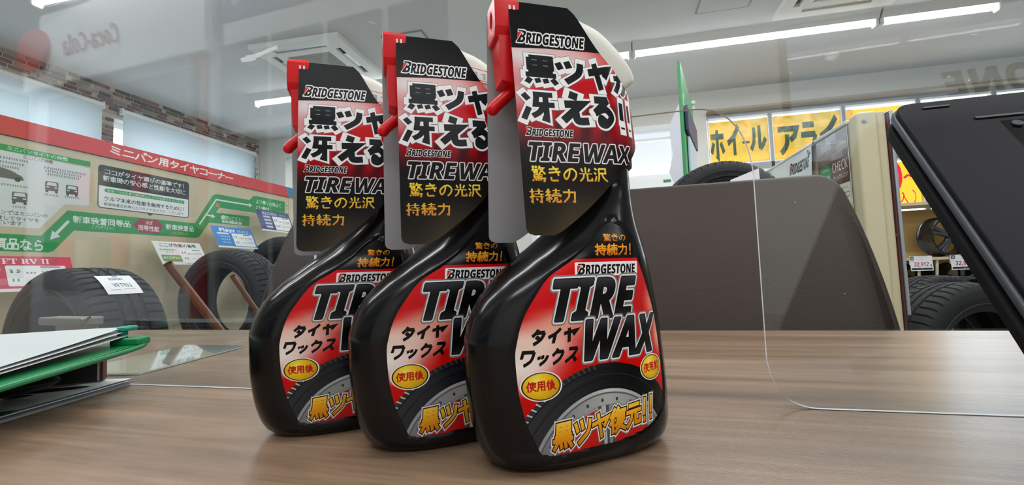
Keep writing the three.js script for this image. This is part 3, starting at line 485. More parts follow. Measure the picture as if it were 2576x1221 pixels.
  wordmark(c, X(2.97), Y(11.82), 455, 60, '#0d0d0f', { hole: '#f3efee' });
  const dk = grad(c, 0, -73, 0, 0, [[0, '#3a3a42'], [0.35, '#0a0a0c'], [0.7, '#08080a'], [1, '#26262c']]);
  const big = (t, s0, s1, v0, v1, wgt) => lt(c, t, X(s0), Y(v1), (s1 - s0) * K, (v1 - v0) * K, dk, { skew: 0.3, outline: [['#7a7c80', 19], ['#eceae6', 13], ['#0a0a0a', 7]], weight: wgt });
  big('TIRE', 0.86, 6.85, 8.64, 10.98, 4); big('WAX', 2.8, 8.62, 6.24, 8.52, 4);
  jt(c, 'タイヤ', X(-0.32), Y(8.3), 295, 102, [['#0c0b0c', 21]], { skew: 0.32, cap: 'butt' });
  jt(c, 'ワックス', X(-0.98), Y(7.16), 365, 104, [['#0c0b0c', 20]], { skew: 0.32, cap: 'butt' });
  const badge = (s, v, rx, ry, t) => {
    c.save(); c.translate(X(s), Y(v)); for (const [k, f] of [[1.08, '#f7f3e8'], [1.0, '#33200a'], [0.93, rgrad(c, -rx * 25, -ry * 40, rx * K * 1.5, [[0, '#fff06a'], [0.35, '#f6c81c'], [1, '#b8860c']])]]) { c.beginPath(); c.ellipse(0, 0, rx * K * k, ry * K * k, 0, 0, 7); c.fillStyle = f; c.fill(); }
    c.restore(); jt(c, t, X(s) - rx * 76, Y(v) - 30, rx * 152, 60, [['#c3201a', 14]], { rot: -0.03 });
  };
  badge(0.41, 5.02, 1.16, 0.78, '使用後'); badge(8.5, 5.18, 1.06, 0.76, '使用前');
  for (const passes of [[['#6e6f70', 42], ['#e9e6df', 35]], [['#2a1502', 25]], [[(q) => grad(q, 0, 0, 0, 100, [[0, '#fcd24a'], [0.45, '#f0a41c'], [1, '#cf7a12']]), 16]]])
    jt(c, '黒ツヤ復元!!', X(0.95), Y(2.86), 750, 150, passes, { rot: -0.085, skew: 0.16, join: 'miter' });
  return tex(cv);
})();

// hang tag: folded card over the spray head; a = along the card, v = height, both in centimetres
const HEAD_TURN = -0.147, tagR = interp([[13.62, -5.25], [13.75, -4.95], [13.95, -4.6], [15.7, -2.33], [17.95, 0.0], [18.8, 0.95], [20.3, 2.5], [21.3, 3.1], [22.6, 2.55], [24.4, 0.62], [26.03, -0.81], [28.5, -2.2], [28.75, -2.35], [29.3, -2.9]]);
const tagL = (v) => -7.02 + (v < 14.12 ? 0.5 - Math.sqrt(Math.max(0, 0.25 - (14.12 - v) ** 2)) : 0);
function tagFront(a, v) { const zb = 1.12 + (29.2 - v) * 0.138 + 0.05 * Math.sin((v - 14) / 15 * Math.PI); if (a < -0.7) return [a, v, zb]; const f = (a + 0.7) / 3; return [-0.7 + 3 * Math.sin(f), v, zb - 3 * (1 - Math.cos(f))]; }
const tagBack = (a, v) => [a - 0.95, v, -1.05 - (29.2 - v) * 0.1];
const A0 = -7.2, A1 = 3.4, T0 = 13.4, T1 = 29.4;
const tagV = (t) => lerp(13.62, 29.25, t < 0.1 ? t * t * 5 + t * 0.5 : t);
const tagSurf = (off, f = tagFront) => sheet(44, 70, (s, t) => { const v = tagV(t), a = lerp(tagL(v), Math.min(tagR(v), f === tagBack ? 0.5 : 9), s), q = f(a, v); return [q[0] * CM, q[1] * CM, (q[2] + off) * CM]; },
  (s, t) => { const v = tagV(t), a = lerp(tagL(v), tagR(v), s); return [(a - A0) / (A1 - A0), (v - T0) / (T1 - T0)]; });
const tagTex = (() => {
  const K = 100, [cv, c] = canvas((A1 - A0) * K, (T1 - T0) * K); const X = (a) => (a - A0) * K, Y = (v) => (T1 - v) * K, U = (u) => X((u - 7.6) * 1.011);
  c.fillStyle = grad(c, 0, Y(26), 0, Y(13.4), [[0, '#d8332f'], [0.16, '#c40414'], [0.4, '#b60312'], [0.5, '#6d0d16'], [0.58, '#1a1011'], [0.7, '#141011'], [0.84, '#3a3226'], [1, '#57492f']]); c.fillRect(0, 0, cv.width, cv.height);
  const glow = (a, v, r, col, sx = 1, sy = 1, rot = 0) => { c.save(); c.translate(X(a), Y(v)); c.rotate(rot); c.scale(sx, sy); c.fillStyle = rgrad(c, 0, 0, r * K, [[0, col + 'ff'], [0.5, col + 'a0'], [1, col + '00']]); c.fillRect(-r * K, -r * K, 2 * r * K, 2 * r * K); c.restore(); };
  glow(-6.2, 25.4, 3.4, '#e6e3e4', 1.5, 0.75); glow(-3.0, 25.3, 2.6, '#e5c9c6', 1.3, 0.6); glow(-6.9, 22.8, 1.8, '#d9a9a6', 0.7, 1);
  for (const [a, v, r, sx, rot] of [[-2.4, 20.6, 2.2, 0.25, 0.25], [0.4, 24.2, 2.0, 0.3, 0.7], [-0.6, 21.2, 2.2, 0.22, 0.5], [-4.4, 20.4, 1.5, 0.2, 0.1]]) glow(a, v, r, '#3a060c', sx, 1, rot);
  glow(-6.6, 16.2, 3.4, '#1a1b16', 0.8, 1.3); glow(1.2, 22, 2.2, '#8c0d18', 0.8, 1.4);
  c.fillStyle = '#0d0e10'; poly(c, [[0, 0], [cv.width, 0], [cv.width, Y(26.1)], [U(6.2), Y(26.05)], [U(3), Y(26.0)], [U(0.5), Y(25.83)], [0, Y(25.8)]]); c.fill();
  wordmark(c, U(1.0), Y(27.1), 485, 82, '#0e0f11', { outline: [['#f2f0ee', 24]], hole: '#f2f0ee', wedge: '#d8402c' });
  const lw = (t) => ('黒冴'.includes(t) ? 16 : 22), kk = (t, u, v1, w, h) => { for (const p of [[['#6b6d70', lw(t) + 15]], [['#f3f1f0', lw(t) + 12]]]) jt(c, t, u, Y(v1), w, h, p); };
  const ki = (t, u, v1, w, h) => jt(c, t, u, Y(v1), w, h, [[(q) => grad(q, 0, 0, 0, 100, [[0, '#20282a'], [0.5, '#101214'], [1, '#1c2224']]), lw(t)]], { cap: 'butt' });
  const rows = [['黒', 1.24, 25.5, 246, 216], ['ツ', 3.4, 25.55, 212, 200], ['ヤ', 5.62, 25.5, 176, 236], ['冴', 0.94, 23.02, 246, 222], ['え', 3.34, 23.1, 236, 238], ['る', 5.56, 22.95, 186, 234]];
  for (const [t, u, v, w, h] of rows) kk(t, U(u), v, w, h);
  kk('か', X(-0.12), 24.9, 175, 180); kk('!!', X(-0.05), 22.75, 170, 235);
  for (const [t, u, v, w, h] of rows) ki(t, U(u), v, w, h);
  ki('か', X(-0.12), 24.9, 175, 180); ki('!!', X(-0.05), 22.75, 170, 235);
  wordmark(c, U(1.08), Y(20.4), 325, 50, '#141416', { outline: [['#efedeb', 17]], hole: '#efedeb' });
  const tw = (t, u0, u1) => lt(c, t, U(u0), Y(19.5), (u1 - u0) * 101, 122, '#1a1718', { skew: 0.24, outline: [['#e8e6e2', 12]], weight: 3 });
  tw('TIRE', 0.98, 4.45); tw('WAX', 4.62, 8.1);
  const gold = (q) => grad(q, 0, 0, 0, 100, [[0, '#f9e24a'], [0.6, '#f2c53a'], [1, '#e29a2e']]), gold2 = (q) => grad(q, 0, 0, 0, 100, [[0, '#f3c73c'], [1, '#d9883a']]);
  jt(c, '驚きの光沢', U(1.2), Y(18.02), 520, 112, [[gold, 11]], { mincho: true, cap: 'butt' });
  jt(c, '持続力', U(0.95), Y(16.6), 320, 105, [[gold2, 11.5]], { mincho: true, cap: 'butt' });
  return tex(cv);
})();
const m_body = MP('#08080a', 0.17, { specularIntensity: 0.7 }), m_label = MP('#ffffff', 0.22, { map: labelTex, specularIntensity: 0.4 }), m_tag = MP('#ffffff', 0.25, { map: tagTex, specularIntensity: 0.2, side: THREE.DoubleSide }), m_card = M('#a9a9ad', 0.75, both), m_red = MP('#dd0d14', 0.3, { specularIntensity: 0.7 }), m_shroud = MP('#dedcd2', 0.38), m_collar = MP('#0c0c0d', 0.45);
// spray head around the neck axis: x = 0 at the neck, nozzle towards -x
const shroudGeo = (() => {
  const top = interp([[-6.3, 29.35], [-4, 29.3], [-1.6, 28.75], [-0.55, 28.3], [0.4, 27.55], [1.1, 26.85], [1.8, 26.0], [2.3, 25.3], [2.45, 24.95]]), bot = interp([[-6.3, 26.9], [-2.2, 26.5], [-1.6, 23.6], [0.2, 23.2], [1.2, 23.8], [1.9, 24.4], [2.3, 24.75], [2.45, 24.9]]);
  const hw = interp([[-6.3, 0.95], [-3, 1.05], [0, 1.12], [1.2, 1.0], [1.8, 0.85], [2.3, 0.5], [2.45, 0.12]]);
  return sheet(48, 36, (s, t) => { const x = lerp(-6.3, 2.45, 1 - (1 - s) ** 1.3), a = t * 2 * Math.PI, y0 = bot(x), y1 = top(x), cz = Math.cos(a), sy = Math.sin(a), e = 0.55; return [x * CM, ((y0 + y1) / 2 + Math.sign(sy) * Math.abs(sy) ** e * (y1 - y0) / 2) * CM, Math.sign(cz) * Math.abs(cz) ** e * hw(x) * CM]; });
})();
const headBase = merge([cyl(1.72 * CM, 1.9 * CM, 0, 19.3 * CM, 0, 'y', 40), ...Array.from({ length: 36 }, (_, i) => { const a = i / 36 * 2 * Math.PI; return cyl(0.09 * CM, 1.8 * CM, 1.72 * CM * Math.cos(a), 19.3 * CM, 1.72 * CM * Math.sin(a), 'y', 6); }), cyl(1.2 * CM, 3.2 * CM, 0, 21.8 * CM, 0, 'y', 32)]);
const nozzleGeo = (() => {
  const sh = new THREE.Shape(); const w = 1.12, h = 1.25, k = 0.32; // outline in (z, y)
  sh.moveTo(-w + k, -h); sh.lineTo(w - k, -h); sh.lineTo(w, -h + k * 1.6); sh.lineTo(w, h - k); sh.lineTo(w - k, h); sh.lineTo(-w + k, h); sh.lineTo(-w, h - k); sh.lineTo(-w, -h + k * 1.6); sh.closePath();
  const hole = new THREE.Path(); hole.absellipse(0, 0.05, 0.42, 0.7, 0, Math.PI * 2, true); sh.holes.push(hole);
  const g = new THREE.ExtrudeGeometry(sh, { depth: 1.5, bevelEnabled: true, bevelSize: 0.08, bevelThickness: 0.08, bevelSegments: 3, curveSegments: 20 });
  g.rotateY(-Math.PI / 2); g.translate(-6.35, 28.22, 0);
  const back = new THREE.CylinderGeometry(0.5, 0.5, 0.6, 24); back.scale(1, 1, 1.6); back.rotateZ(Math.PI / 2); back.rotateX(Math.PI / 2); back.translate(-7.0, 28.25, 0);
  const m = merge([g, back]); m.scale(CM, CM, CM); return toCreasedNormals(m, 0.6);
})();
const triggerGeo = (() => {
  const sh = new THREE.Shape(); sh.moveTo(-7.62, 27.1); sh.lineTo(-5.7, 27.1); sh.lineTo(-5.5, 24.4); sh.lineTo(-5.9, 23.7); sh.lineTo(-7.5, 24.0); sh.closePath();
  const g = new THREE.ExtrudeGeometry(sh, { depth: 1.7, bevelEnabled: true, bevelSize: 0.06, bevelThickness: 0.06, bevelSegments: 2 }); g.translate(0, 0, -0.85); g.scale(CM, CM, CM); return g;
})();
const leverGeo = (() => { const g = tube([[-5.9, 25, 0], [-6.3, 24.1, 0], [-7.0, 23.3, 0], [-7.85, 22.5, 0], [-8.0, 22.3, 0]].map((p) => p.map((q) => q * CM)), 0.42 * CM, 24, 16); const e = new THREE.SphereGeometry(0.42 * CM, 16, 12); e.translate(-8.0 * CM, 22.3 * CM, 0); return merge([g, e]); })();
const markGeo = (() => { const z = 1.215; const bars = [box(-6.75, -6.62, 28.62, 28.9, z - 0.02, z), box(-6.45, -6.32, 28.62, 28.9, z - 0.02, z)]; const t = new THREE.TorusGeometry(0.16, 0.05, 8, 20); t.translate(-6.55, 28.15, z - 0.02); const m = merge([...bars, t]); m.translate(-0.25, 0, 0); m.scale(CM, CM, CM); return m; })();
const stickerTex = (() => { const [cv, c] = canvas(256, 96); c.fillStyle = '#f5f2ec'; c.fillRect(0, 0, 256, 96); c.fillStyle = '#e8703a'; c.fillRect(0, 8, 256, 6); c.fillRect(0, 82, 256, 6); lt(c, '111100', 30, 30, 190, 42, '#b9b5b2'); return tex(cv); })();

function makeBottle() {
  const t = thing('spray_bottle', '', 'spray bottle', [0, 0, 0], 0);
  part('body', bodyGeo, m_body, t); part('label', labelGeo, m_label, t, 'red front label with a tyre picture');
  const at = (m) => { m.position.set(7.6 * CM, 0, -3.2 * CM); m.rotation.y = HEAD_TURN; return m; };
  const hd = at(part('spray_head', shroudGeo, m_shroud, t, 'off-white sprayer shroud'));
  part('collar', headBase, m_collar, hd); part('nozzle', nozzleGeo, m_red, hd, 'red nozzle cap'); part('trigger', triggerGeo, m_red, hd, 'red trigger guard'); part('lever', leverGeo, m_red, hd, 'red trigger tip'); part('marking', markGeo, M('#f1eeea', 0.5), hd);
  const tg = at(part('hang_tag', tagSurf(0), m_tag, t, 'printed hang tag folded over the sprayer'));
  part('tag_inside', tagSurf(-0.04), m_card, tg, 'plain grey inner side of the card');
  part('tag_back', tagSurf(0, tagBack), m_card, tg, 'grey rear leaf of the card');
  part('tag_fold', sheet(24, 4, (s, q) => { const a = lerp(-7.0, -2.9, s), f = tagFront(a, 29.25), b = tagBack(a, 29.25); return [lerp(f[0], b[0], q) * CM, (29.25 + 0.12 * Math.sin(q * Math.PI)) * CM, lerp(f[2], b[2], q) * CM]; }), m_collar, tg);
  return t;
}
{
  const spots = [[[-0.043, TABLE_Y, -0.254], 36.2, 'nearest and rightmost of the three black tire wax spray bottles, its label fully in view'], [[-0.1315, TABLE_Y, -0.2735], 37.2, 'middle one of the three black tire wax spray bottles, partly hidden by the nearest'], [[-0.2245, TABLE_Y, -0.2905], 38.2, 'farthest and leftmost of the three black tire wax spray bottles']];
  const first = makeBottle(); first.userData.group = 'tire wax spray bottles in a row on the table';
  const st = sheet(12, 6, (s, q) => { const x = lerp(-2.0, 3.0, s), y = lerp(26.4, 27.5, q) - s * 0.9; return [x * CM, y * CM, 1.2 * CM * (x > 2 ? 0.93 : 1)]; });
  spots.forEach(([p, a, label], i) => {
    const o = i ? copyOf(first, label, p, degToRad(a)) : first;
    if (!i) { o.position.set(...p); o.rotation.y = degToRad(a); o.userData.label = label; }
    if (i) part('price_sticker', st, M('#ffffff', 0.5, { map: stickerTex, ...both }), o.children.find((q) => q.name === 'spray_head'), 'white sticker with orange lines');
  });
}

// ---------------------------------------------------------------- stack of papers at the left edge of the table
{
  const t = thing('brochure', 'stack of white brochures with a slanted black and red logo, lowest of the left pile', 'brochure', [-0.551, TABLE_Y, -0.4345], degToRad(12.5));
  const [cv, c] = canvas(512, 720); c.fillStyle = '#e9ebe9'; c.fillRect(0, 0, 512, 720); c.fillStyle = '#c5261f'; poly(c, [[300, 60], [420, 60], [330, 140], [220, 150]]); c.fill(); c.fillStyle = '#0f0f11'; c.beginPath(); c.ellipse(390, 120, 90, 26, -0.35, 0, 7); c.fill(); c.beginPath(); c.ellipse(300, 200, 110, 28, -0.3, 0, 7); c.fill(); c.fillStyle = '#1b6b4a'; poly(c, [[150, 420], [512, 300], [512, 470], [150, 520]]); c.fill();
  const tx = tex(cv);
  for (let k = 0; k < 5; k++) part(k < 4 ? 'page' : 'cover', k < 4 ? box(-0.21 + k * 0.001, -0.002 + (k % 3) * 0.002, k * 0.0016 + 0.0004, k * 0.0016 + 0.0014, 0.003 * (k % 2), 0.297) : quad([-0.21, 0.0082, 0.297], [0, 0.0082, 0.297], [0, 0.0082, 0], [-0.21, 0.0082, 0]), k < 4 ? M(['#cfdcc9', '#e8ebe9', '#6d7488', '#e4e6e6'][k], 0.6) : M('#ffffff', 0.4, { map: tx, ...both }), t);
}
{
  const t = thing('storage_box', 'black upright file box with a cream and maroon edge on the brochures', 'box', [-0.574, TABLE_Y + 0.0095, -0.414], degToRad(44));
  const m_b = M('#0c0b0d', 0.5);
  part('shell', box(-0.075, -0.0002, 0, 0.031, -0.014, 0), m_b, t);
  part('side_panel', box(0, 0.002, 0, 0.031, -0.016, 0.001), M('#e2d8c6', 0.5), t, 'cream side'); part('edge_strip', box(0.0022, 0.005, 0, 0.031, -0.018, 0.002), M('#5c2434', 0.5), t, 'maroon strip');
  part('white_clip', tube([[-0.085, 0.014, 0.012], [-0.065, 0.015, 0.008], [-0.056, 0.019, 0.006], [-0.062, 0.022, 0.008], [-0.085, 0.021, 0.01]], 0.0018, 16, 8), m_white, t, 'white clip');
}
{
  const t = thing('pouch', 'soft black pouch lying under the green clipboard', 'pouch', [-0.618, TABLE_Y + 0.0095, -0.31], degToRad(38));
  const g = new THREE.SphereGeometry(1, 40, 24); g.scale(0.085, 0.0135, 0.04); g.translate(0, 0.0135, 0); part('body', g, MP('#0b0a0d', 0.45, { sheen: 0.2, sheenColor: new THREE.Color('#3a3850') }), t);
  part('seam', tube(Array.from({ length: 13 }, (_, k) => [-0.0855 * Math.cos(k / 12 * Math.PI), 0.0135, 0.0405 * Math.sin(k / 12 * Math.PI)]), 0.0012, 40, 8), M('#17161b', 0.5), t);
}
{
  const t = thing('clipboard', 'green plastic clipboard with curling white papers, top of the left stack', 'clipboard', [-0.49, TABLE_Y - 0.003, -0.352], degToRad(20));
  const m_gr = MP('#0f7a45', 0.35), m_teal = MP('#128f78', 0.35);
  // local frame: right edge at x = 0, towards the viewer +z
  const H = (z) => 0.0505 - z * 0.05;
  const board = sheet(20, 14, (s, q) => { const z = lerp(-0.078, 0.26, q); return [lerp(-0.25, 0, s), H(z), z]; });
  const under = board.clone(); under.translate(0, -0.0035, 0);
  part('board', merge([board, under, tube([[-0.25, H(-0.078) - 0.002, -0.078], [-0.01, H(-0.078) - 0.002, -0.078], [0, H(-0.07) - 0.002, -0.07], [0, H(0.1) - 0.002, 0.1], [0, H(0.26) - 0.002, 0.26]], 0.0026, 60, 8)]), MP('#0f7a45', 0.35, both), t);
  part('corner_lip', rbox(0.03, 0.009, 0.022, 0.003, -0.014, H(-0.07) + 0.003, -0.07), m_gr, t);
  part('clip', merge([rbox(0.012, 0.005, 0.02, 0.0024, -0.019, H(-0.075) + 0.017, -0.073), rbox(0.008, 0.012, 0.01, 0.003, -0.024, H(-0.075) + 0.009, -0.073)]), m_teal, t, 'teal clip tab');
  const m_paper = M('#bac1bf', 0.7, both);
  for (let k = 1; k < 4; k++) part('paper', sheet(20, 20, (s, q) => { const z = lerp(-0.075 + k * 0.001, 0.255, q), x = lerp(-0.245, -0.012 - k * 0.003, s), lift = (0.004 + k * 0.0015) * (1 + 0.25 * smoothstep(s, 0.2, 1)) + 0.008 * (k / 3) * Math.pow(1 - q, 1.6); return [x, H(z) + lift * (0.35 + 0.65 * (1 - q)), z]; }), k === 3 ? m_paper : M(['#8f8e92', '#b3b4b5', '#d5d8d6'][k], 0.7, both), t);
}
{
  const t = thing('card_stand', 'low dark metal card stand behind the clipboard papers', 'card stand', [-0.87, TABLE_Y, -0.585], degToRad(-12));
  const m_s = M('#8b857d', 0.35, { metalness: 0.8 });
  part('plate', rbox(0.137, 0.013, 0.03, 0.003, 0, 0.062, 0), m_s, t); part('base', rbox(0.137, 0.006, 0.05, 0.002, 0, 0.003, 0), m_s, t); part('upright', rbox(0.125, 0.055, 0.006, 0.002, 0, 0.032, -0.008), m_s, t);
  part('hook', tube([[0.072, 0.056, 0.01], [0.0735, 0.064, 0.01], [0.078, 0.0685, 0.01], [0.083, 0.069, 0.01]], 0.0018, 16, 8), m_s, t);
}
{
  const t = thing('plastic_sheet', 'clear glossy plastic sheet lying on the table behind the screen', 'plastic sheet', [0, TABLE_Y, 0]);
  const sh = new THREE.Shape(); [[-0.74, 0.555], [-0.776, 0.712], [-0.64, 0.702], [-0.6, 0.482], [-0.72, 0.468]].forEach((p, i) => (i ? sh.lineTo(...p) : sh.moveTo(...p)));
  const g = new THREE.ExtrudeGeometry(sh, { depth: 0.0022, bevelEnabled: false }); g.rotateX(-Math.PI / 2); g.translate(0, 0.0006, 0);
  part('sheet', g, MP('#d3ddd3', 0.05, { transmission: 0.22, thickness: 0, clearcoat: 1, clearcoatRoughness: 0.02 }), t);
}

// ---------------------------------------------------------------- tablet at the right edge
{
  const A = V(0.2085, 0.9675, -0.3805), B = V(0.1815, 0.8115, -0.2295), Xd = V(1, 0.012, 0).normalize(), Yd = A.clone().sub(B).normalize(), N = new THREE.Vector3().crossVectors(Xd, Yd).normalize();
  const t = thing('tablet', 'large black tablet tilted back at the right edge of the table', 'tablet', [0, 0, 0]);
  const Yo = new THREE.Vector3().crossVectors(N, Xd).normalize(), skew = Yd.dot(Xd);
  t.quaternion.setFromRotationMatrix(new THREE.Matrix4().makeBasis(Xd, Yo, N)); t.position.copy(A);
  const L = A.distanceTo(B) + 0.03, W = 0.17, m_f = MP('#101013', 0.5, { specularIntensity: 0.16 }), m_shell = MP('#070708', 0.6, { specularIntensity: 0.2 });
  const outline = (x0, y0, x1, y1, r) => { const s = new THREE.Shape(), k = (y) => y * skew / Math.sqrt(1 - skew * skew); s.moveTo(x0 + r + k(y1), y1); s.quadraticCurveTo(x0 + k(y1), y1, x0 + k(y1 - r * 1.2), y1 - r * 1.2); s.lineTo(x0 + k(y0), y0); s.lineTo(x1, y0); s.lineTo(x1, y1); s.closePath(); return s; };
  const ex = (s, d, z, b) => { const g = new THREE.ExtrudeGeometry(s, { depth: d, bevelEnabled: true, bevelSize: b, bevelThickness: b, bevelSegments: 4, curveSegments: 16 }); g.translate(0, 0, z); return g; };
  part('bezel', ex(outline(0, -L, W, 0, 0.012), 0.0015, -0.0035, 0.001), m_f, t);
  part('frame_edge', ex(outline(-0.0015, -L, W, 0.0, 0.012), 0.002, -0.0075, 0.0015), M('#2b3138', 0.45), t, 'grey rounded frame edge');
  part('back_shell', ex(outline(-0.004, -L, W, -0.004, 0.018), 0.003, -0.0145, 0.002), m_shell, t);
  part('screen', ex(outline(0.05, -L, W, -0.034, 0.001), 0.0002, -0.0012, 0.0001), MP('#08090c', 0.15, { specularIntensity: 0.22 }), t, 'dark glossy screen');
  part('groove', box(0.035, W, -0.0295, -0.0275, -0.001, 0.0001), m_dark, t); part('groove', box(0.014, 0.03, -0.0095, -0.008, -0.001, 0.0001), m_dark, t);
  part('camera_lens', cyl(0.003, 0.001, 0.052, -0.04, 0.0, 'z', 20), M('#5a6068', 0.15, { metalness: 0.5 }), t);
  const s2 = thing('tablet_stand', 'black stand with rounded feet under the tablet', 'stand', [0.31, TABLE_Y, -0.37]);
  part('base', rbox(0.12, 0.012, 0.12, 0.006, 0.06, 0.007, 0.1), m_shell, s2); part('arm', bar([0.06, 0.012, 0.1], [0.06, 0.075, 0.08], 0.013), m_shell, s2);
  const ft = tube([[0.02, 0.012, 0.1], [-0.05, 0.012, 0.104], [-0.088, 0.0105, 0.077]], 0.0085, 20, 14), tip = new THREE.SphereGeometry(0.0085, 16, 12); tip.translate(-0.088, 0.0105, 0.077);
  part('foot', merge([ft, tip]), m_shell, s2);
}

// ---------------------------------------------------------------- chairs behind the table
{
  const leather = (() => { const a = vnoise(90, 90), b = vnoise(24, 24); const t = noiseTex(256, 256, (x, y) => { const q = 128 + 90 * (a(x / 256, y / 256) - 0.5) + 40 * (b(x / 256, y / 256) - 0.5); return [q, q, q]; }); t.repeat.set(5, 5); return t; })();
  const m_l = MP('#3b2f29', 0.5, { bumpMap: leather, bumpScale: 0.0008, specularIntensity: 0.5 }), m_f = M('#2a2422', 0.4);
  const chair = (x, z, turn, label) => {
    const t = thing('upholstered_chair', label, 'chair', [x, 0, z], turn, 'brown leatherette chairs behind the table');
    const sh = new THREE.Shape();
    sh.moveTo(-0.3, 0.42); sh.lineTo(0.3, 0.42); sh.bezierCurveTo(0.3, 0.62, 0.298, 0.83, 0.266, 1.0); sh.quadraticCurveTo(0.256, 1.035, 0.23, 1.037); sh.lineTo(-0.23, 1.037); sh.quadraticCurveTo(-0.256, 1.035, -0.266, 1.0); sh.bezierCurveTo(-0.298, 0.83, -0.3, 0.62, -0.3, 0.42);
    const g = new THREE.ExtrudeGeometry(sh, { depth: 0.07, bevelEnabled: true, bevelSize: 0.014, bevelThickness: 0.02, bevelSegments: 5, curveSegments: 20 }); g.translate(0, 0, -0.035);
    const p = g.attributes.position; for (let i = 0; i < p.count; i++) { const y = p.getY(i), xx = p.getX(i); p.setZ(i, p.getZ(i) - 0.18 * Math.max(0, (y - 0.42) / 0.62) ** 1.5 + 0.15 * xx * xx); } g.computeVertexNormals();
    part('backrest', metric(toCreasedNormals(g, 0.7)), m_l, t);
    part('seat', metric(rbox(0.58, 0.12, 0.4, 0.04, 0, 0.42, 0.2, 5)), m_l, t);
    for (const [lx, lz] of [[-0.25, 0.06], [0.25, 0.06], [-0.25, 0.34], [0.25, 0.34]]) part('leg', cyl(0.016, 0.37, lx, 0.185, lz, 'y', 14, 0.024), m_f, t);
  };
  chair(0.222, -1.02, -0.04, 'brown leatherette chair at the right of the bottles, its high back facing the table');
  chair(-0.655, -1.07, -0.03, 'brown leatherette chair behind the leftmost bottle, mostly hidden by the bottles');
}

// ---------------------------------------------------------------- tyres
const tyreGeo = (() => {
  const R = 1, prof = []; // t from inner bead over the sidewall, tread, other sidewall to the other bead; unit outer radius
  const add = (r, z, groove) => prof.push([r, z, groove ?? 0]);
  add(0.66, -0.3); add(0.645, -0.31); add(0.65, -0.335); add(0.68, -0.35); add(0.74, -0.372); add(0.8, -0.378); add(0.81, -0.385); add(0.86, -0.38); add(0.91, -0.36); add(0.945, -0.335, 3); add(0.97, -0.305, 3); add(0.982, -0.27, 3); add(0.988, -0.225, 3);
  const tread = []; for (let k = 0; k <= 40; k++) tread.push(-0.21 + k * 0.42 / 40);
  for (const z of tread) { const g = [-0.115, 0, 0.115].some((q) => Math.abs(z - q) < 0.0145) ? 1 : Math.abs(z) > 0.13 ? 3 : 2; add(0.99 + 0.01 * (1 - (z / 0.21) ** 2), z, g); }
  add(0.988, 0.225, 3); add(0.982, 0.27, 3); add(0.97, 0.305, 3); add(0.945, 0.335, 3); add(0.91, 0.36); add(0.86, 0.38); add(0.81, 0.385); add(0.8, 0.378); add(0.74, 0.372); add(0.68, 0.35); add(0.65, 0.335); add(0.645, 0.31); add(0.66, 0.3); add(0.7, 0.27); add(0.86, 0.26); add(0.9, 0.2); add(0.9, -0.2); add(0.86, -0.26); add(0.7, -0.27); add(0.66, -0.3);
  const N = 336, n = prof.length - 1;
  const g = sheet(N, n, (s, t) => {
    const [r0, z, k] = prof[Math.round(t * n)], i = Math.round(s * N); let r = r0;
    if (k === 1) r -= 0.022; else if (k === 3 && i % 6 === (z > 0 ? 0 : 3)) r -= 0.018; else if (k === 2 && (i + Math.round(z * 90)) % 8 === 0) r -= 0.008;
    const a = s * 2 * Math.PI; return [r * Math.cos(a), r * Math.sin(a), z];
  });
  return toCreasedNormals(g, 0.5);
})();
const m_rubber = M('#121316', 0.66), m_ring = M('#1b1c1f', 0.55);
function makeTyre(name, label, r, pos, turn, group, cat = 'tyre', wide = 0.86) {
  const t = thing(name, label, cat, pos, turn, group);
  const o = part('carcass', tyreGeo, m_rubber, t); o.scale.set(r, r, r * wide); o.rotation.z = rr(0, 6); 
  for (const s of [1, -1]) { const tr = new THREE.TorusGeometry(0.745 * r, 0.004, 6, 90); tr.translate(0, 0, s * 0.374 * r * wide); part('sidewall_ring', tr, m_ring, t); }
  return t;
}
const cardTex = (f, w = 384, h = 256) => { const [cv, c] = canvas(w, h); f(c, w, h); return tex(cv); };
const blurText = (c, x, y, w, h, col) => { c.fillStyle = col; let q = x; while (q < x + w) { const l = rr(h * 0.4, h * 0.9); for (let k = 0; k < 3; k++) c.fillRect(q + rr(0, l * 0.3), y + k * h / 3, l * 0.7, h / 5); c.fillRect(q + l * 0.3, y, h / 7, h); q += l + h * 0.2; } };
const priceArea = (c, x, y, w, h, a, b, red) => { c.fillStyle = '#f2f3f2'; rrect(c, x, y, w, h, 10); c.fill(); c.fillStyle = red ?? '#4c6f97'; rrect(c, x + w * 0.55, y + 5, w * 0.36, 12, 6); c.fill(); blurText(c, x + 12, y + h * 0.2, 34, 26, '#6f7478'); blurText(c, x + w * 0.3, y + h * 0.32, 40, 14, '#565a5e'); lt(c, a, x + w * 0.55, y + h * 0.26, w * 0.38, h * 0.17, '#30343a', { style: '' }); c.fillStyle = '#9a9c9e'; c.fillRect(x + w * 0.55, y + h * 0.5, w * 0.38, 2); blurText(c, x + 14, y + h * 0.64, 30, 22, '#6f7478'); blurText(c, x + w * 0.42, y + h * 0.68, 34, 12, '#565a5e'); lt(c, b, x + w * 0.66, y + h * 0.62, w * 0.28, h * 0.13, '#3c4046', { style: '' }); };

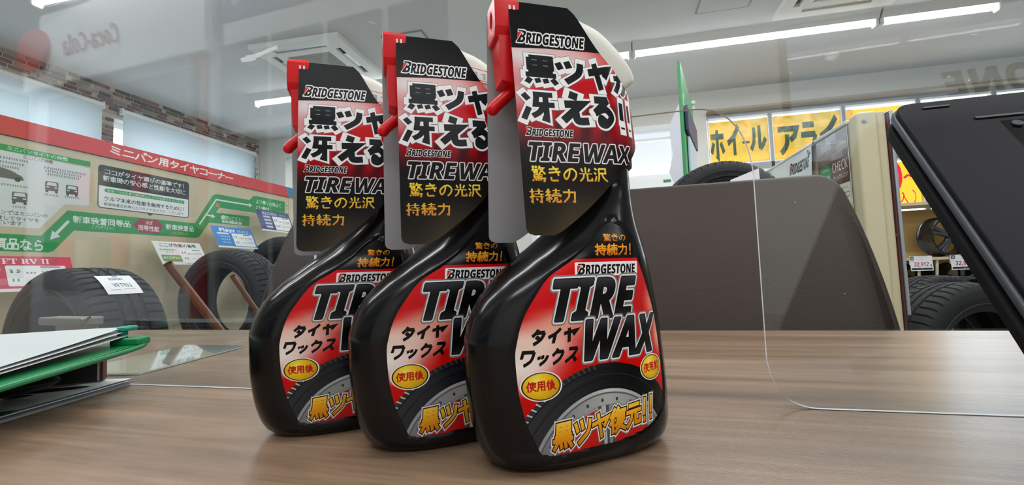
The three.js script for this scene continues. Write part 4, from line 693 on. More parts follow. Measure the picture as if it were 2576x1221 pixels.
// ---------------------------------------------------------------- tyre display along the left wall
const XBOARD = -2.7;
{
  const t = thing('display_board', 'long cream tyre advice board with a red header and green arrows', 'display board', [XBOARD, 0, 0]);
  const z0 = 0.9, z1 = 3.428, y0 = 0.6, y1 = 1.573, K = 800;
  const [cv, c] = canvas(Math.round((z1 - z0) * K), Math.round((y1 - y0) * K)); const X = (b) => (b - z0) * K, Y = (y) => (y1 - y) * K;
  c.fillStyle = '#cfc2a4'; c.fillRect(0, 0, cv.width, cv.height);
  // pale panel on the left with the van drawings
  c.fillStyle = '#dfe3e2'; poly(c, [[0, Y(1.51)], [X(1.889), Y(1.492)], [X(1.886), Y(1.292)], [X(1.776), Y(1.283)], [X(1.674), Y(1.151)], [0, Y(1.146)]]); c.fill();
  c.fillStyle = '#1f9a4c'; c.fillRect(0, Y(1.529), X(1.889), 0.029 * K); jt(c, 'ミニバンタイヤの特徴', X(1.54), Y(1.5265), 0.245 * K, 0.022 * K, [['#dff0e4', 11]]);
  const ink = '#4e5356'; jt(c, 'ミニバンの特徴', X(1.6), Y(1.497), 0.122 * K, 0.02 * K, [[ink, 9]]);
  for (const [a, b, y, n] of [[1.4, 1.62, 1.472, 2], [1.4, 1.6, 1.452, 1], [1.4, 1.58, 1.432, 1], [1.685, 1.86, 1.46, 1], [1.69, 1.85, 1.445, 1], [1.7, 1.84, 1.43, 1]]) blurText(c, X(a), Y(y), (b - a) * K, 9, '#6d7275');
  const van = (x, y, w, h) => { c.fillStyle = '#5c5856'; rrect(c, X(x), Y(y) + h * 0.1 * K, w * K, h * 0.75 * K, 6); c.fill(); c.fillStyle = '#dde1e2'; poly(c, [[X(x + w * 0.18), Y(y - h * 0.16)], [X(x + w * 0.82), Y(y - h * 0.16)], [X(x + w * 0.9), Y(y - h * 0.42)], [X(x + w * 0.1), Y(y - h * 0.42)]]); c.fill(); c.fillStyle = '#3c3a3a'; c.fillRect(X(x + w * 0.04), Y(y - h * 0.84), w * 0.2 * K, h * 0.15 * K); c.fillRect(X(x + w * 0.76), Y(y - h * 0.84), w * 0.2 * K, h * 0.15 * K); c.fillStyle = '#eceeee'; c.fillRect(X(x + w * 0.08), Y(y - h * 0.52), w * 0.22 * K, h * 0.09 * K); c.fillRect(X(x + w * 0.7), Y(y - h * 0.52), w * 0.22 * K, h * 0.09 * K); };
  van(1.692, 1.395, 0.055, 0.062); van(1.78, 1.392, 0.055, 0.062); van(1.566, 1.322, 0.058, 0.064);
  c.fillStyle = '#6a625e'; c.beginPath(); c.moveTo(X(1.36), Y(1.375)); c.lineTo(X(1.36), Y(1.415)); c.lineTo(X(1.5), Y(1.422)); c.quadraticCurveTo(X(1.56), Y(1.418), X(1.585), Y(1.398)); c.quadraticCurveTo(X(1.608), Y(1.394), X(1.607), Y(1.372)); c.closePath(); c.fill(); c.fillStyle = '#3a3838'; c.beginPath(); c.arc(X(1.585), Y(1.374), 9, 0, 7); c.fill();
  for (const [a, b, y] of [[1.69, 1.75, 1.326], [1.775, 1.84, 1.328], [1.5, 1.62, 1.348], [1.57, 1.62, 1.25]]) blurText(c, X(a), Y(y), (b - a) * K, 8, '#777b7d');
  jt(c, 'ブリヂストンではミニバンの', X(1.415), Y(1.226), 0.292 * K, 0.021 * K, [[ink, 9]]); jt(c, '特性に配慮してタイヤを', X(1.42), Y(1.2), 0.254 * K, 0.021 * K, [[ink, 9]]); jt(c, '開発しています', X(1.44), Y(1.178), 0.17 * K, 0.021 * K, [[ink, 9]]);
  // speech panel
  rrect(c, X(1.93), Y(1.524), 0.544 * K, 0.234 * K, 14); c.fillStyle = '#eceeed'; c.fill(); c.save(); rrect(c, X(1.93), Y(1.524), 0.544 * K, 0.234 * K, 14); c.clip(); c.fillStyle = '#2b2f36'; c.fillRect(X(1.93), Y(1.524), 0.544 * K, 0.113 * K); c.restore();
  c.strokeStyle = '#2b2f36'; c.lineWidth = 4; rrect(c, X(1.93), Y(1.524), 0.544 * K, 0.234 * K, 14); c.stroke(); c.fillStyle = '#2b2f36'; poly(c, [[X(2.195), Y(1.29)], [X(2.24), Y(1.29)], [X(2.217), Y(1.274)]]); c.fill();
  jt(c, 'ココがタイヤ選びの基準です!', X(1.956), Y(1.509), 0.49 * K, 0.032 * K, [['#eceff0', 11]]); jt(c, '新車時の安心感と性能を大切に', X(1.952), Y(1.472), 0.5 * K, 0.035 * K, [['#eceff0', 11]]);
  c.fillStyle = '#3a9a5a'; rrect(c, X(1.962), Y(1.399), 0.482 * K, 0.021 * K, 8); c.fill(); jt(c, '新車には低燃費で高性能なタイヤが装着されています', X(1.975), Y(1.396), 0.455 * K, 0.0155 * K, [['#e4f0e6', 8]]);
  jt(c, 'クルマ本来の性能を維持するために!', X(1.958), Y(1.357), 0.486 * K, 0.028 * K, [['#2d3136', 10]]); jt(c, '新車装着品同等以上のタイヤをオススメいたします', X(1.96), Y(1.321), 0.48 * K, 0.019 * K, [['#5a5e62', 8]]);
  // the green band with its arrows
  const gr = '#16974a'; c.fillStyle = gr; poly(c, [[0, Y(1.115)], [X(1.682), Y(1.116)], [X(1.79), Y(1.254)], [X(2.521), Y(1.259)], [X(2.66), Y(1.468)], [X(2.69), Y(1.483)], [X(2.995), Y(1.486)], [X(3.03), Y(1.52)], [X(3.05), Y(1.527)], [X(3.375), Y(1.529)], [X(3.388), Y(1.518)], [X(3.38), Y(1.404)], [X(3.37), Y(1.397)], [X(2.717), Y(1.39)], [X(2.687), Y(1.351)], [X(2.99), Y(1.357)], [X(2.995), Y(1.35)], [X(2.992), Y(1.283)], [X(2.632), Y(1.274)], [X(2.555), Y(1.17)], [X(2.53), Y(1.162)], [X(1.82), Y(1.153)], [X(1.735), Y(1.045)], [X(1.715), Y(1.036)], [0, Y(1.035)]]); c.fill();
  jt(c, 'お手頃品なら', X(1.405), Y(1.098), 0.293 * K, 0.056 * K, [['#eef4ee', 13]]); jt(c, '新車装着同等品', X(1.814), Y(1.232), 0.292 * K, 0.04 * K, [['#eef4ee', 11]]); jt(c, '(ブリヂストン)', X(1.9), Y(1.19), 0.12 * K, 0.02 * K, [['#e6efe6', 10]]);
  c.fillStyle = '#a32a44'; poly(c, [[X(2.119), Y(1.212)], [X(2.155), Y(1.252)], [X(2.27), Y(1.252)], [X(2.301), Y(1.212)], [X(2.27), Y(1.17)], [X(2.155), Y(1.17)]]); c.fill(); jt(c, 'ほぼ', X(2.19), Y(1.244), 0.045 * K, 0.024 * K, [['#f1e6e6', 12]]); jt(c, '同等性能', X(2.148), Y(1.216), 0.128 * K, 0.036 * K, [['#f1e6e6', 11]]);
  jt(c, '新車装着品', X(2.318), Y(1.237), 0.198 * K, 0.037 * K, [['#eef4ee', 11]]); jt(c, '(ブリヂストン)', X(2.36), Y(1.192), 0.118 * K, 0.02 * K, [['#e6efe6', 10]]);
  jt(c, 'より乗り心地よく', X(3.055), Y(1.504), 0.29 * K, 0.036 * K, [['#eef4ee', 11]]); jt(c, 'より静か', X(3.051), Y(1.455), 0.15 * K, 0.036 * K, [['#eef4ee', 11]]); jt(c, '疲れにくい', X(2.733), Y(1.342), 0.196 * K, 0.036 * K, [['#eef4ee', 12]]);
  c.fillStyle = '#e3efe4'; rrect(c, X(2.74), Y(1.304), 0.18 * K, 0.018 * K, 7); c.fill(); jt(c, '雨に強い・長く強い', X(2.755), Y(1.302), 0.15 * K, 0.014 * K, [['#2d8c50', 9]]);
  c.strokeStyle = '#dfe8e2'; c.fillStyle = '#dfe8e2'; const arrow = (pts, w, hd) => { c.lineWidth = w; c.lineJoin = 'round'; c.beginPath(); pts.forEach((p, i) => (i ? c.lineTo(X(p[0]), Y(p[1])) : c.moveTo(X(p[0]), Y(p[1])))); c.stroke(); const a = pts[pts.length - 2], b = pts[pts.length - 1], d = Math.atan2(-(b[1] - a[1]), b[0] - a[0]); c.save(); c.translate(X(b[0]), Y(b[1])); c.rotate(d); poly(c, [[hd * 0.9, 0], [-hd * 0.5, -hd * 0.75], [-hd * 0.5, hd * 0.75]]); c.fill(); c.restore(); };
  arrow([[1.796, 1.2], [1.735, 1.12]], 11, 24); arrow([[2.557, 1.255], [2.69, 1.444], [3.0, 1.446]], 9, 19); arrow([[2.6, 1.328], [2.665, 1.322]], 9, 17); c.fillStyle = '#e08a3c'; c.fillRect(X(2.69), Y(1.418), 20, 18);
  part('panel', quad([0, y0, -z0], [0, y0, -z1], [0, y1, -z1], [0, y1, -z0]), M('#ffffff', 0.42, { map: tex(cv) }), t, 'printed advice panel');
  part('backing', box(-0.03, -0.002, 0.15, y1, -z1, -z0), m_cream, t);
  const [ch, h] = canvas(2020, 80); h.fillStyle = '#d6373a'; h.fillRect(0, 0, 2020, 80); h.fillStyle = '#4a8aa6'; poly(h, [[2020, 0], [1985, 0], [2020, 80]]); h.fill(); jt(h, 'ミニバン用タイヤコーナー', X(1.972), 12, 0.856 * K, 50, [['#f4ecea', 15]], { skew: 0.05 });
  part('header', rbox(0.016, 0.088, z1 - z0, 0.002, -0.002, 1.617, -(z0 + z1) / 2, 2), M('#d6373a', 0.4), t, 'red header bar');
  part('header_print', quad([0.0065, 1.574, -z0], [0.0065, 1.574, -z1], [0.0065, 1.6605, -z1], [0.0065, 1.6605, -z0]), M('#ffffff', 0.4, { map: tex(ch) }), t);
  part('header_edge', box(-0.004, 0.004, 1.5705, 1.5745, -z1, -z0), m_dark, t);
  for (const z of [-3.405, -3.418]) part('screw', cyl(0.004, 0.004, 0.002, 1.5, z, 'x', 10), m_alu, t);
  const t2 = thing('display_board', 'cream display board with a blue header continuing beyond the red one', 'display board', [XBOARD, 0, 0]);
  part('panel', box(-0.03, 0, 0.15, 1.573, -4.4, -3.431), m_cream, t2); part('header', rbox(0.016, 0.088, 0.969, 0.002, -0.002, 1.617, -3.9155, 2), M('#3f83a4', 0.4), t2); part('band', box(0, 0.003, 1.2, 1.38, -4.3, -3.49), M('#2f8f9e', 0.5), t2, 'teal printed band');
}
{
  const m_r = M('#5b5d62', 0.5, { metalness: 0.3 }), m_w = MP('#7c4a2c', 0.35, { clearcoat: 0.5 });
  [[-2.16, -1.51, 0.259, 'nearest'], [-2.29, -2.4, 0.409, 'second'], [-2.385, -2.995, 0.584, 'farthest']].forEach(([x, z, y, w]) => {
    const r = thing('tyre_stand', 'low grey stand under the ' + w + ' tyre of the left display', 'stand', [x, 0, z]);
    part('top', rbox(0.5, 0.02, 0.22, 0.004, 0, y - 0.012, 0), m_r, r); for (const sx of [-0.2, 0.2]) part('leg', merge([box(sx - 0.02, sx + 0.02, 0, y - 0.02, -0.09, -0.06), box(sx - 0.02, sx + 0.02, 0, y - 0.02, 0.06, 0.09)]), m_r, r);
  });
  solo('wooden_rail', merge([bar([-1.735, 0.94, -1.5], [-1.735, 0.02, -2.285], 0.017, 20)]), m_w, 'long brown wooden rail leaning before the nearest left tyre', 'rail');
  solo('wooden_rail', merge([bar([-1.86, 0.888, -1.953], [-1.86, 0.02, -2.69], 0.013, 20)]), m_w, 'shorter brown wooden rail leaning before the second left tyre', 'rail');
  makeTyre('tyre', 'black car tyre with a white paper label on its tread, nearest on the left display', 0.34, [-2.16, 0.6, -1.51], -0.13, undefined, 'tyre', 1.08);
  makeTyre('tyre', 'black car tyre with open centre, second on the left display beyond the brown rail', 0.325, [-2.29, 0.735, -2.4], -0.02, undefined);
  makeTyre('tyre', 'black car tyre farthest on the left display, just left of the leftmost bottle', 0.3, [-2.385, 0.885, -2.995], 0, undefined);
  const lb = cardTex((c, w, h) => { c.fillStyle = '#f0f2f3'; c.fillRect(0, 0, w, h); c.fillStyle = '#2f7fc0'; c.fillRect(150, 10, 60, 16); lt(c, 'SNEAKER', 120, 40, 150, 36, '#2c3036', { style: 'bold' }); lt(c, 'LUFT RV', 70, 120, 200, 50, '#23262c', { skew: 0.2 }); blurText(c, 60, 190, 120, 14, '#c06a62'); blurText(c, 220, 200, 110, 12, '#777'); });
  const tl = solo('tyre_label', sheet(6, 10, (s, q) => { const a = lerp(0.72, 1.07, q), R = 0.3425; const z = lerp(-0.06, 0.065, s); return [R * Math.cos(a), R * Math.sin(a), z]; }), M('#ffffff', 0.5, { map: lb, ...both }), 'white paper label stuck on the tread of the nearest left tyre', 'label');
  tl.position.set(-2.16, 0.6, -1.51); tl.rotation.y = -0.13;
}
{
  const card = (label, x0, yb0, yt0, za0, zb0, tilt, f) => {
    const k = 1.033, x = x0 * k + 0.05 * (k - 1), yb = 0.855 + (yb0 - 0.855) * k, yt = 0.855 + (yt0 - 0.855) * k, za = za0 * k, zb = zb0 * k;
    const t = thing('price_card', label, 'price card', [x, 0, 0]);
    const bl = [0.05, yb, za - tilt * 0.0], br = [0.05, yb, zb], tr = [0, yt, zb + tilt], tl = [0, yt, za + tilt];
    part('print', quad(bl, br, tr, tl), M('#ffffff', 0.45, { map: cardTex(f), ...both }), t); const bk = quad(bl, br, tr, tl); bk.translate(-0.004, 0, 0); part('backing', bk, m_white, t);
    part('bracket', merge([bar([XBOARD - x + 0.003, (yb + yt) / 2 - 0.02, (za + zb) / 2], [0.02, (yb + yt) / 2 - 0.02, (za + zb) / 2], 0.005, 8)]), m_alu, t); return t;
  };
  card('pink red price card at the left edge above the nearest tyre', -2.5, 0.85, 1.002, -1.30, -1.672, 0.0, (c, w, h) => { c.fillStyle = '#cf3f5c'; c.fillRect(0, 0, w, h); c.fillStyle = '#eef0ef'; c.fillRect(0, h - 22, w, 22); lt(c, 'LUFT RV', 60, 18, 190, 38, '#f7ecee', { family: 'serif' }); lt(c, 'II', 262, 18, 34, 38, '#f7ecee', { family: 'serif' }); priceArea(c, 130, 68, 225, 150, '13,090', '52,360', '#d98a98'); blurText(c, 30, 90, 70, 20, '#f2c9d2'); blurText(c, 30, 140, 70, 20, '#f2c9d2'); lt(c, 'BRIDGESTONE', 180, h - 16, 90, 10, '#555'); });
  card('white price card with green bar between the two nearest left tyres', -2.5, 0.97, 1.105, -2.09, -2.395, 0.03, (c, w, h) => { c.fillStyle = '#e7e9e8'; c.fillRect(0, 0, w, h); jt(c, 'ここが性能の基準', 40, 16, 300, 44, [['#3b3f42', 10]]); jt(c, '新車装着時の', 30, 80, 130, 22, [['#7c9a6a', 10]]); jt(c, 'タイヤ', 70, 108, 60, 20, [['#4a4e50', 9]]); c.fillStyle = '#6aa05a'; rrect(c, 20, 150, 150, 72, 8); c.fill(); lt(c, 'ECOPIA', 30, 166, 130, 26, '#dcecd6'); priceArea(c, 180, 76, 195, 150, '20,570', '82,280', '#7fae74'); lt(c, 'BRIDGESTONE', 190, h - 16, 90, 10, '#666'); });
  card('bright blue price card above the second left tyre', -2.5, 1.085, 1.228, -2.465, -2.80, 0.02, (c, w, h) => { c.fillStyle = '#3d86d0'; c.fillRect(0, 0, w, h); c.fillStyle = '#e9ecee'; c.fillRect(0, h - 20, w, 20); lt(c, 'Playz', 60, 20, 150, 40, '#f0f5fa', { weight: 5 }); lt(c, 'PX-RV II', 228, 32, 110, 28, '#d5e6f6', { style: 'italic', family: 'serif' }); c.fillStyle = '#dfeaf5'; rrect(c, 30, 74, 110, 20, 9); c.fill(); for (const y of [110, 145, 182]) blurText(c, 50, y, 80, 20, '#c9def2'); priceArea(c, 165, 74, 205, 154, '19,140', '76,560'); });
  card('dark slate price card above the farthest left tyre', -2.5, 1.225, 1.385, -2.84, -3.19, 0.02, (c, w, h) => { c.fillStyle = '#46527c'; c.fillRect(0, 0, w, h); c.fillStyle = '#e4e6ea'; c.fillRect(0, h - 18, w, 18); lt(c, 'REGNO', 60, 20, 170, 36, '#d9dde8', { family: 'serif' }); blurText(c, 255, 28, 80, 22, '#a6aec6'); for (const y of [70, 110, 150, 190]) { c.fillStyle = '#c6cbdc'; rrect(c, 60, y, 80, 22, 10); c.fill(); } priceArea(c, 165, 66, 205, 166, '21,890', '87,560'); });
}

// ---------------------------------------------------------------- gondola on the right with its poster, flag and price rail
{
  const XG = 0.806, m_g = M('#d8cba8', 0.5), m_gw = M('#e2dcc8', 0.45);
  const t = thing('shelf_gondola', 'cream steel shop gondola seen end on right of the chair', 'shelving', [0, 0, 0]);
  const post = (x, z, w, h, m, d = 0.05) => rbox(w, h, d, 0.004, x, h / 2, z, 2);
  part('front_post', merge([rbox(0.062, 1.338, 0.055, 0.012, 0.838, 0.669, -1.7, 3)]), m_g, t); part('rear_post', rbox(0.028, 1.336, 0.05, 0.004, 0.882, 0.668, -1.712, 2), m_g, t);
  part('dark_slot', box(0.8645, 0.8675, 0.3, 1.325, -1.69, -1.6785), M('#6b5a50', 0.7), t); part('price_rail', rbox(0.01, 0.66, 0.03, 0.003, 0.907, 1.005, -1.69), m_alu, t, 'grey upright channel'); part('red_edge', box(0.8965, 0.8995, 0.05, 1.33, -1.7, -1.679), M('#5d2b2c', 0.5), t);
  part('screw', merge([cyl(0.0075, 0.006, 0.828, 1.306, -1.671, 'z', 16), cyl(0.004, 0.009, 0.828, 1.306, -1.669, 'z', 8)]), m_alu, t);
  part('top_rail', rbox(0.02, 0.014, 1.5, 0.004, XG + 0.004, 1.322, -2.48), m_gw, t); part('side_panel', box(XG + 0.004, XG + 0.02, 0.1, 1.315, -3.2, -1.72), m_g, t);
  part('base', box(XG + 0.02, 2.3, 0.0, 0.12, -3.7, -1.72), m_grey, t); part('far_post', rbox(0.06, 1.33, 0.05, 0.006, 0.84, 0.665, -3.2, 2), m_g, t);
  // poster: brown brick picture, CHECK heading, pale text below
  const pst = cardTex((c, w, h) => {
    c.fillStyle = '#5f3e30'; c.fillRect(0, 0, w, h); c.fillStyle = grad(c, 0, 0, 0, 170, [[0, '#d5dae2'], [0.5, '#c6bdb5'], [0.8, '#8b6b55'], [1, '#5f3e30']]); c.fillRect(0, 0, w, 170);
    for (let r = 0; r < 4; r++) for (let k = -1; k < 4; k++) { const f = 1 - r / 4; c.strokeStyle = 'rgba(232,232,238,' + 0.6 * f + ')'; c.lineWidth = 3; c.strokeRect(k * 130 + (r % 2) * 60, r * 40, 130, 40); c.fillStyle = ['rgba(140,130,128,.35)', 'rgba(205,210,220,.35)', 'rgba(100,95,96,.3)'][(r + k + 3) % 3]; c.fillRect(k * 130 + (r % 2) * 60, r * 40, 130, 40); }
    c.fillStyle = '#1d8a4a'; c.beginPath(); c.ellipse(98, 222, 74, 58, 0, 0, 7); c.fill(); jt(c, '安全・安心', 40, 234, 116, 30, [['#e8f2e8', 12]]); blurText(c, 60, 196, 76, 12, '#d6e8d8');
    lt(c, 'CHECK', 186, 178, 184, 56, '#f2ece7', { style: '' }); jt(c, 'チェックしよう!', 192, 254, 176, 30, [['#efe9e4', 11]]);
    c.fillStyle = '#e6e6d0'; c.fillRect(0, 318, w, h); blurText(c, 190, 340, 170, 10, '#8a8a7c'); c.strokeStyle = '#7a756c'; c.lineWidth = 5; rrect(c, 150, 380, 110, 26, 8); c.stroke(); rrect(c, 280, 374, 90, 26, 8); c.stroke(); for (let k = 0; k < 7; k++) blurText(c, 230, 440 + k * 28, 130, 9, '#a2a294'); c.fillStyle = '#6fbfa4'; c.fillRect(0, 660, w, 16); c.fillStyle = '#b9b5b4'; c.fillRect(0, 676, w, h);
  }, 384, 760);
  const p = thing('poster', 'brown poster with CHECK heading on the side of the gondola', 'poster', [XG - 0.004, 0, 0]);
  part('print', quad([0, 0.86, -1.965], [0, 0.86, -1.735], [0, 1.31, -1.735], [0, 1.31, -1.965]), M('#ffffff', 0.4, { map: pst, ...both }), p); part('backing', box(0.0015, 0.0035, 0.86, 1.31, -1.965, -1.735), m_white, p);
  const fl = cardTex((c, w, h) => { c.fillStyle = '#f3f5f5'; c.fillRect(0, 0, w, h); wordmark(c, 268, 30, 140, 44, '#17181a', { hole: '#e3e6e6' }); c.fillStyle = '#33a648'; c.beginPath(); c.ellipse(360, 165, 48, 26, -0.2, 0, 7); c.fill(); c.beginPath(); c.ellipse(250, 230, 120, 60, -0.3, 0, 7); c.fill(); }, 420, 320);
  const f = thing('banner_flag', 'white banner with the tyre maker word mark hanging from the gondola rail', 'banner', [XG - 0.012, 0, 0]);
  part('cloth', sheet(24, 16, (s, q) => { const z = lerp(-2.62, -1.985, s), drop = 0.012 * Math.sin(s * Math.PI * 3) * (1 - q); return [0.006 * Math.sin(s * 22 + q * 3) * (1 - q * 0.7) - 0.01 * (1 - q), lerp(0.98, 1.312, q) - drop, z]; }), M('#ffffff', 0.6, { map: fl, ...both }), f);
  part('eyelet', (() => { const g = new THREE.TorusGeometry(0.009, 0.0035, 8, 20); g.rotateY(Math.PI / 2); g.translate(-0.004, 1.29, -2.005); return g; })(), m_alu, f, 'metal eyelet'); part('rod', bar([0.002, 1.316, -2.66], [0.002, 1.316, -1.97], 0.006, 10), m_gw, f);
  makeTyre('tyre', 'black car tyre standing behind the right chair with its dark centre showing', 0.275, [0.4715, 1.0105, -2.066], 0.12, undefined);
  const st = thing('tyre_stand', 'grey display stand holding the tyre behind the right chair', 'stand', [0.4715, 0, -2.066], 0.12);
  part('base', rbox(0.22, 0.03, 0.2, 0.006, 0.05, 0.015, 0.06), m_dark, st); part('column', rbox(0.09, 0.69, 0.09, 0.01, 0, 0.37, 0.03), m_grey, st); part('cradle', rbox(0.3, 0.03, 0.2, 0.01, 0, 0.7185, 0), m_grey, st);
  const sg = thing('promotion_card', 'small white card in front of the tyre behind the right chair', 'card', [0, 0, 0]);
  const sc = cardTex((c, w, h) => { c.fillStyle = '#e9e9ea'; c.fillRect(0, 0, w, h); lt(c, 'ALENZA', 120, 70, 180, 50, '#8c8e94', { style: 'italic' }); }, 320, 200);
  part('print', quad([0.462, 1.07, -1.935], [0.585, 1.07, -1.931], [0.589, 1.23, -1.952], [0.482, 1.191, -1.952]), M('#ffffff', 0.5, { map: sc, ...both }), sg); part('foot', bar([0.53, 0.734, -1.966], [0.53, 1.09, -1.943], 0.005, 8), m_alu, sg);
}
// near tyres at the right, below the gondola
makeTyre('tyre', 'large black car tyre with slotted tread at the lower right, nearest the table', 0.315, [1.345, 0.437, -2.17], 0.32, undefined);
makeTyre('tyre', 'black car tyre behind the nearest right one, only its top showing', 0.315, [1.78, 0.437, -3.05], 0.32, undefined);

// ---------------------------------------------------------------- alloy wheels on the wall display under the rear windows
{
  const t = thing('wheel_display', 'tan wall display with cream shelves for alloy wheels under the rear windows', 'shelving', [0, 0, ZB + 0.02]);
  const m_tan = M('#c9a468', 0.7), zf = 0.5;
  part('back_panel', box(2.0, 4.4, 0.1, 1.33, 0, 0.03), m_tan, t); part('top', rbox(2.46, 0.03, 0.34, 0.004, 3.2, 1.362, 0.17), m_cream, t, 'cream top shelf');
  for (const y of [0.84, 0.46]) part('shelf', rbox(2.4, 0.025, zf - 0.01, 0.004, 3.2, y, zf / 2), m_cream, t);
  for (const x of [2.0, 4.4]) part('side_panel', box(x - 0.012, x + 0.012, 0.02, 1.35, 0, zf), m_tan, t);
  for (const x of [2.72, 2.86]) part('leg_strut', bar([x, 0.475, 0.47], [x + 0.03, 0.835, 0.47], 0.012, 8), m_cream, t);
}
function makeWheel(label, metal, r, pos, turn) {
  const t = thing('alloy_wheel', label, 'alloy wheel', pos, turn, undefined);
  const rim = new THREE.LatheGeometry([[0.99, 0.5], [1, 0.49], [0.985, 0.46], [0.93, 0.44], [0.88, 0.3], [0.85, -0.1], [0.9, -0.42], [0.985, -0.46], [1, -0.5], [0.96, -0.5], [0.87, -0.44], [0.82, -0.1], [0.84, 0.3], [0.88, 0.4], [0.93, 0.47], [0.99, 0.5]].map(([a, b]) => new THREE.Vector2(a * r, b * r)), 64); rim.rotateX(Math.PI / 2);
  part('rim', rim, metal, t);
  for (let k = 0; k < 5; k++) {
    const s = new THREE.Shape(); s.moveTo(0.1, -0.13); s.lineTo(0.4, -0.1); s.lineTo(0.9, -0.2); s.lineTo(0.9, -0.05); s.lineTo(0.5, 0); s.lineTo(0.9, 0.05); s.lineTo(0.9, 0.2); s.lineTo(0.4, 0.1); s.lineTo(0.1, 0.13); s.closePath();
    const g = new THREE.ExtrudeGeometry(s, { depth: 0.1, bevelEnabled: true, bevelSize: 0.03, bevelThickness: 0.04, bevelSegments: 2 }); g.scale(r, r, r); g.translate(0, 0, 0.28 * r); g.rotateZ(k / 5 * 2 * Math.PI + 0.25); part('spoke', g, metal, t);
  }
  part('hub', merge([cyl(0.2 * r, 0.14 * r, 0, 0, 0.36 * r, 'z', 32), cyl(0.11 * r, 0.06 * r, 0, 0, 0.44 * r, 'z', 6)]), metal, t);
  for (let k = 0; k < 5; k++) { const a = k / 5 * 2 * Math.PI + 0.88; part('lug_hole', cyl(0.05 * r, 0.03, 0.17 * r * Math.cos(a) * 1.4, 0.17 * r * Math.sin(a) * 1.4, 0.4 * r, 'z', 12), m_dark, t); }
  return t;
}
{
  const m_gun = M('#5a5f6c', 0.18, { metalness: 0.95 }), m_sil = M('#d9dce2', 0.2, { metalness: 0.9 }), m_blk = M('#23242a', 0.25, { metalness: 0.6 });
  const zw = -5.03;
  makeWheel('gunmetal five spoke alloy wheel standing on the tan wall display', m_gun, 0.188, [3.07, 1.042, zw], 0.12);
  makeWheel('bright silver alloy wheel half hidden by the tablet on the wall display', m_sil, 0.188, [3.5, 1.042, zw], 0.12);
  makeWheel('black alloy wheel on the lower shelf of the wall display, left', m_blk, 0.16, [2.78, 0.64, zw], 0.2);
  makeWheel('black alloy wheel with silver rim on the lower shelf, right', m_gun, 0.16, [3.12, 0.64, zw], 0.2);
  const pt = cardTex((c, w, h) => { c.fillStyle = '#eef0f2'; c.fillRect(0, 0, w, h); c.fillStyle = '#33363c'; c.fillRect(12, 8, 60, 62); lt(c, '15', 20, 22, 44, 34, '#f2f2f2'); blurText(c, 140, 12, 170, 14, '#8a8e94'); blurText(c, 100, 58, 130, 12, '#b0b3b8'); c.fillStyle = '#8a8e94'; c.fillRect(20, 88, 50, 5); lt(c, '32,912', 60, 108, 250, 72, '#b3202f', { style: 'bold', skew: 0.15 }); c.fillStyle = '#6a6e74'; c.fillRect(338, 150, 22, 36); c.fillStyle = '#2c2f36'; c.fillRect(14, 208, w - 28, 34); blurText(c, 175, 220, 34, 10, '#c9cdd4'); }, 384, 256);
  const m_pt = M('#ffffff', 0.4, { map: pt, ...both });
  [[2.735, 'white price tag with a red price left on the wheel display shelf edge'], [3.06, 'white price tag with a red price right on the wheel display shelf edge']].forEach(([x, label], i) => { const p = thing('price_tag', label, 'price tag', [x, 0, -4.822]); const w = i ? 0.1 : 0.088; part('print', quad([-w, 0.735, 0.012], [w, 0.735, 0.012], [w, 0.868, 0], [-w, 0.868, 0]), m_pt, p); part('sleeve', box(-w, w, 0.79, 0.83, -0.008, -0.002), m_white, p); });
}

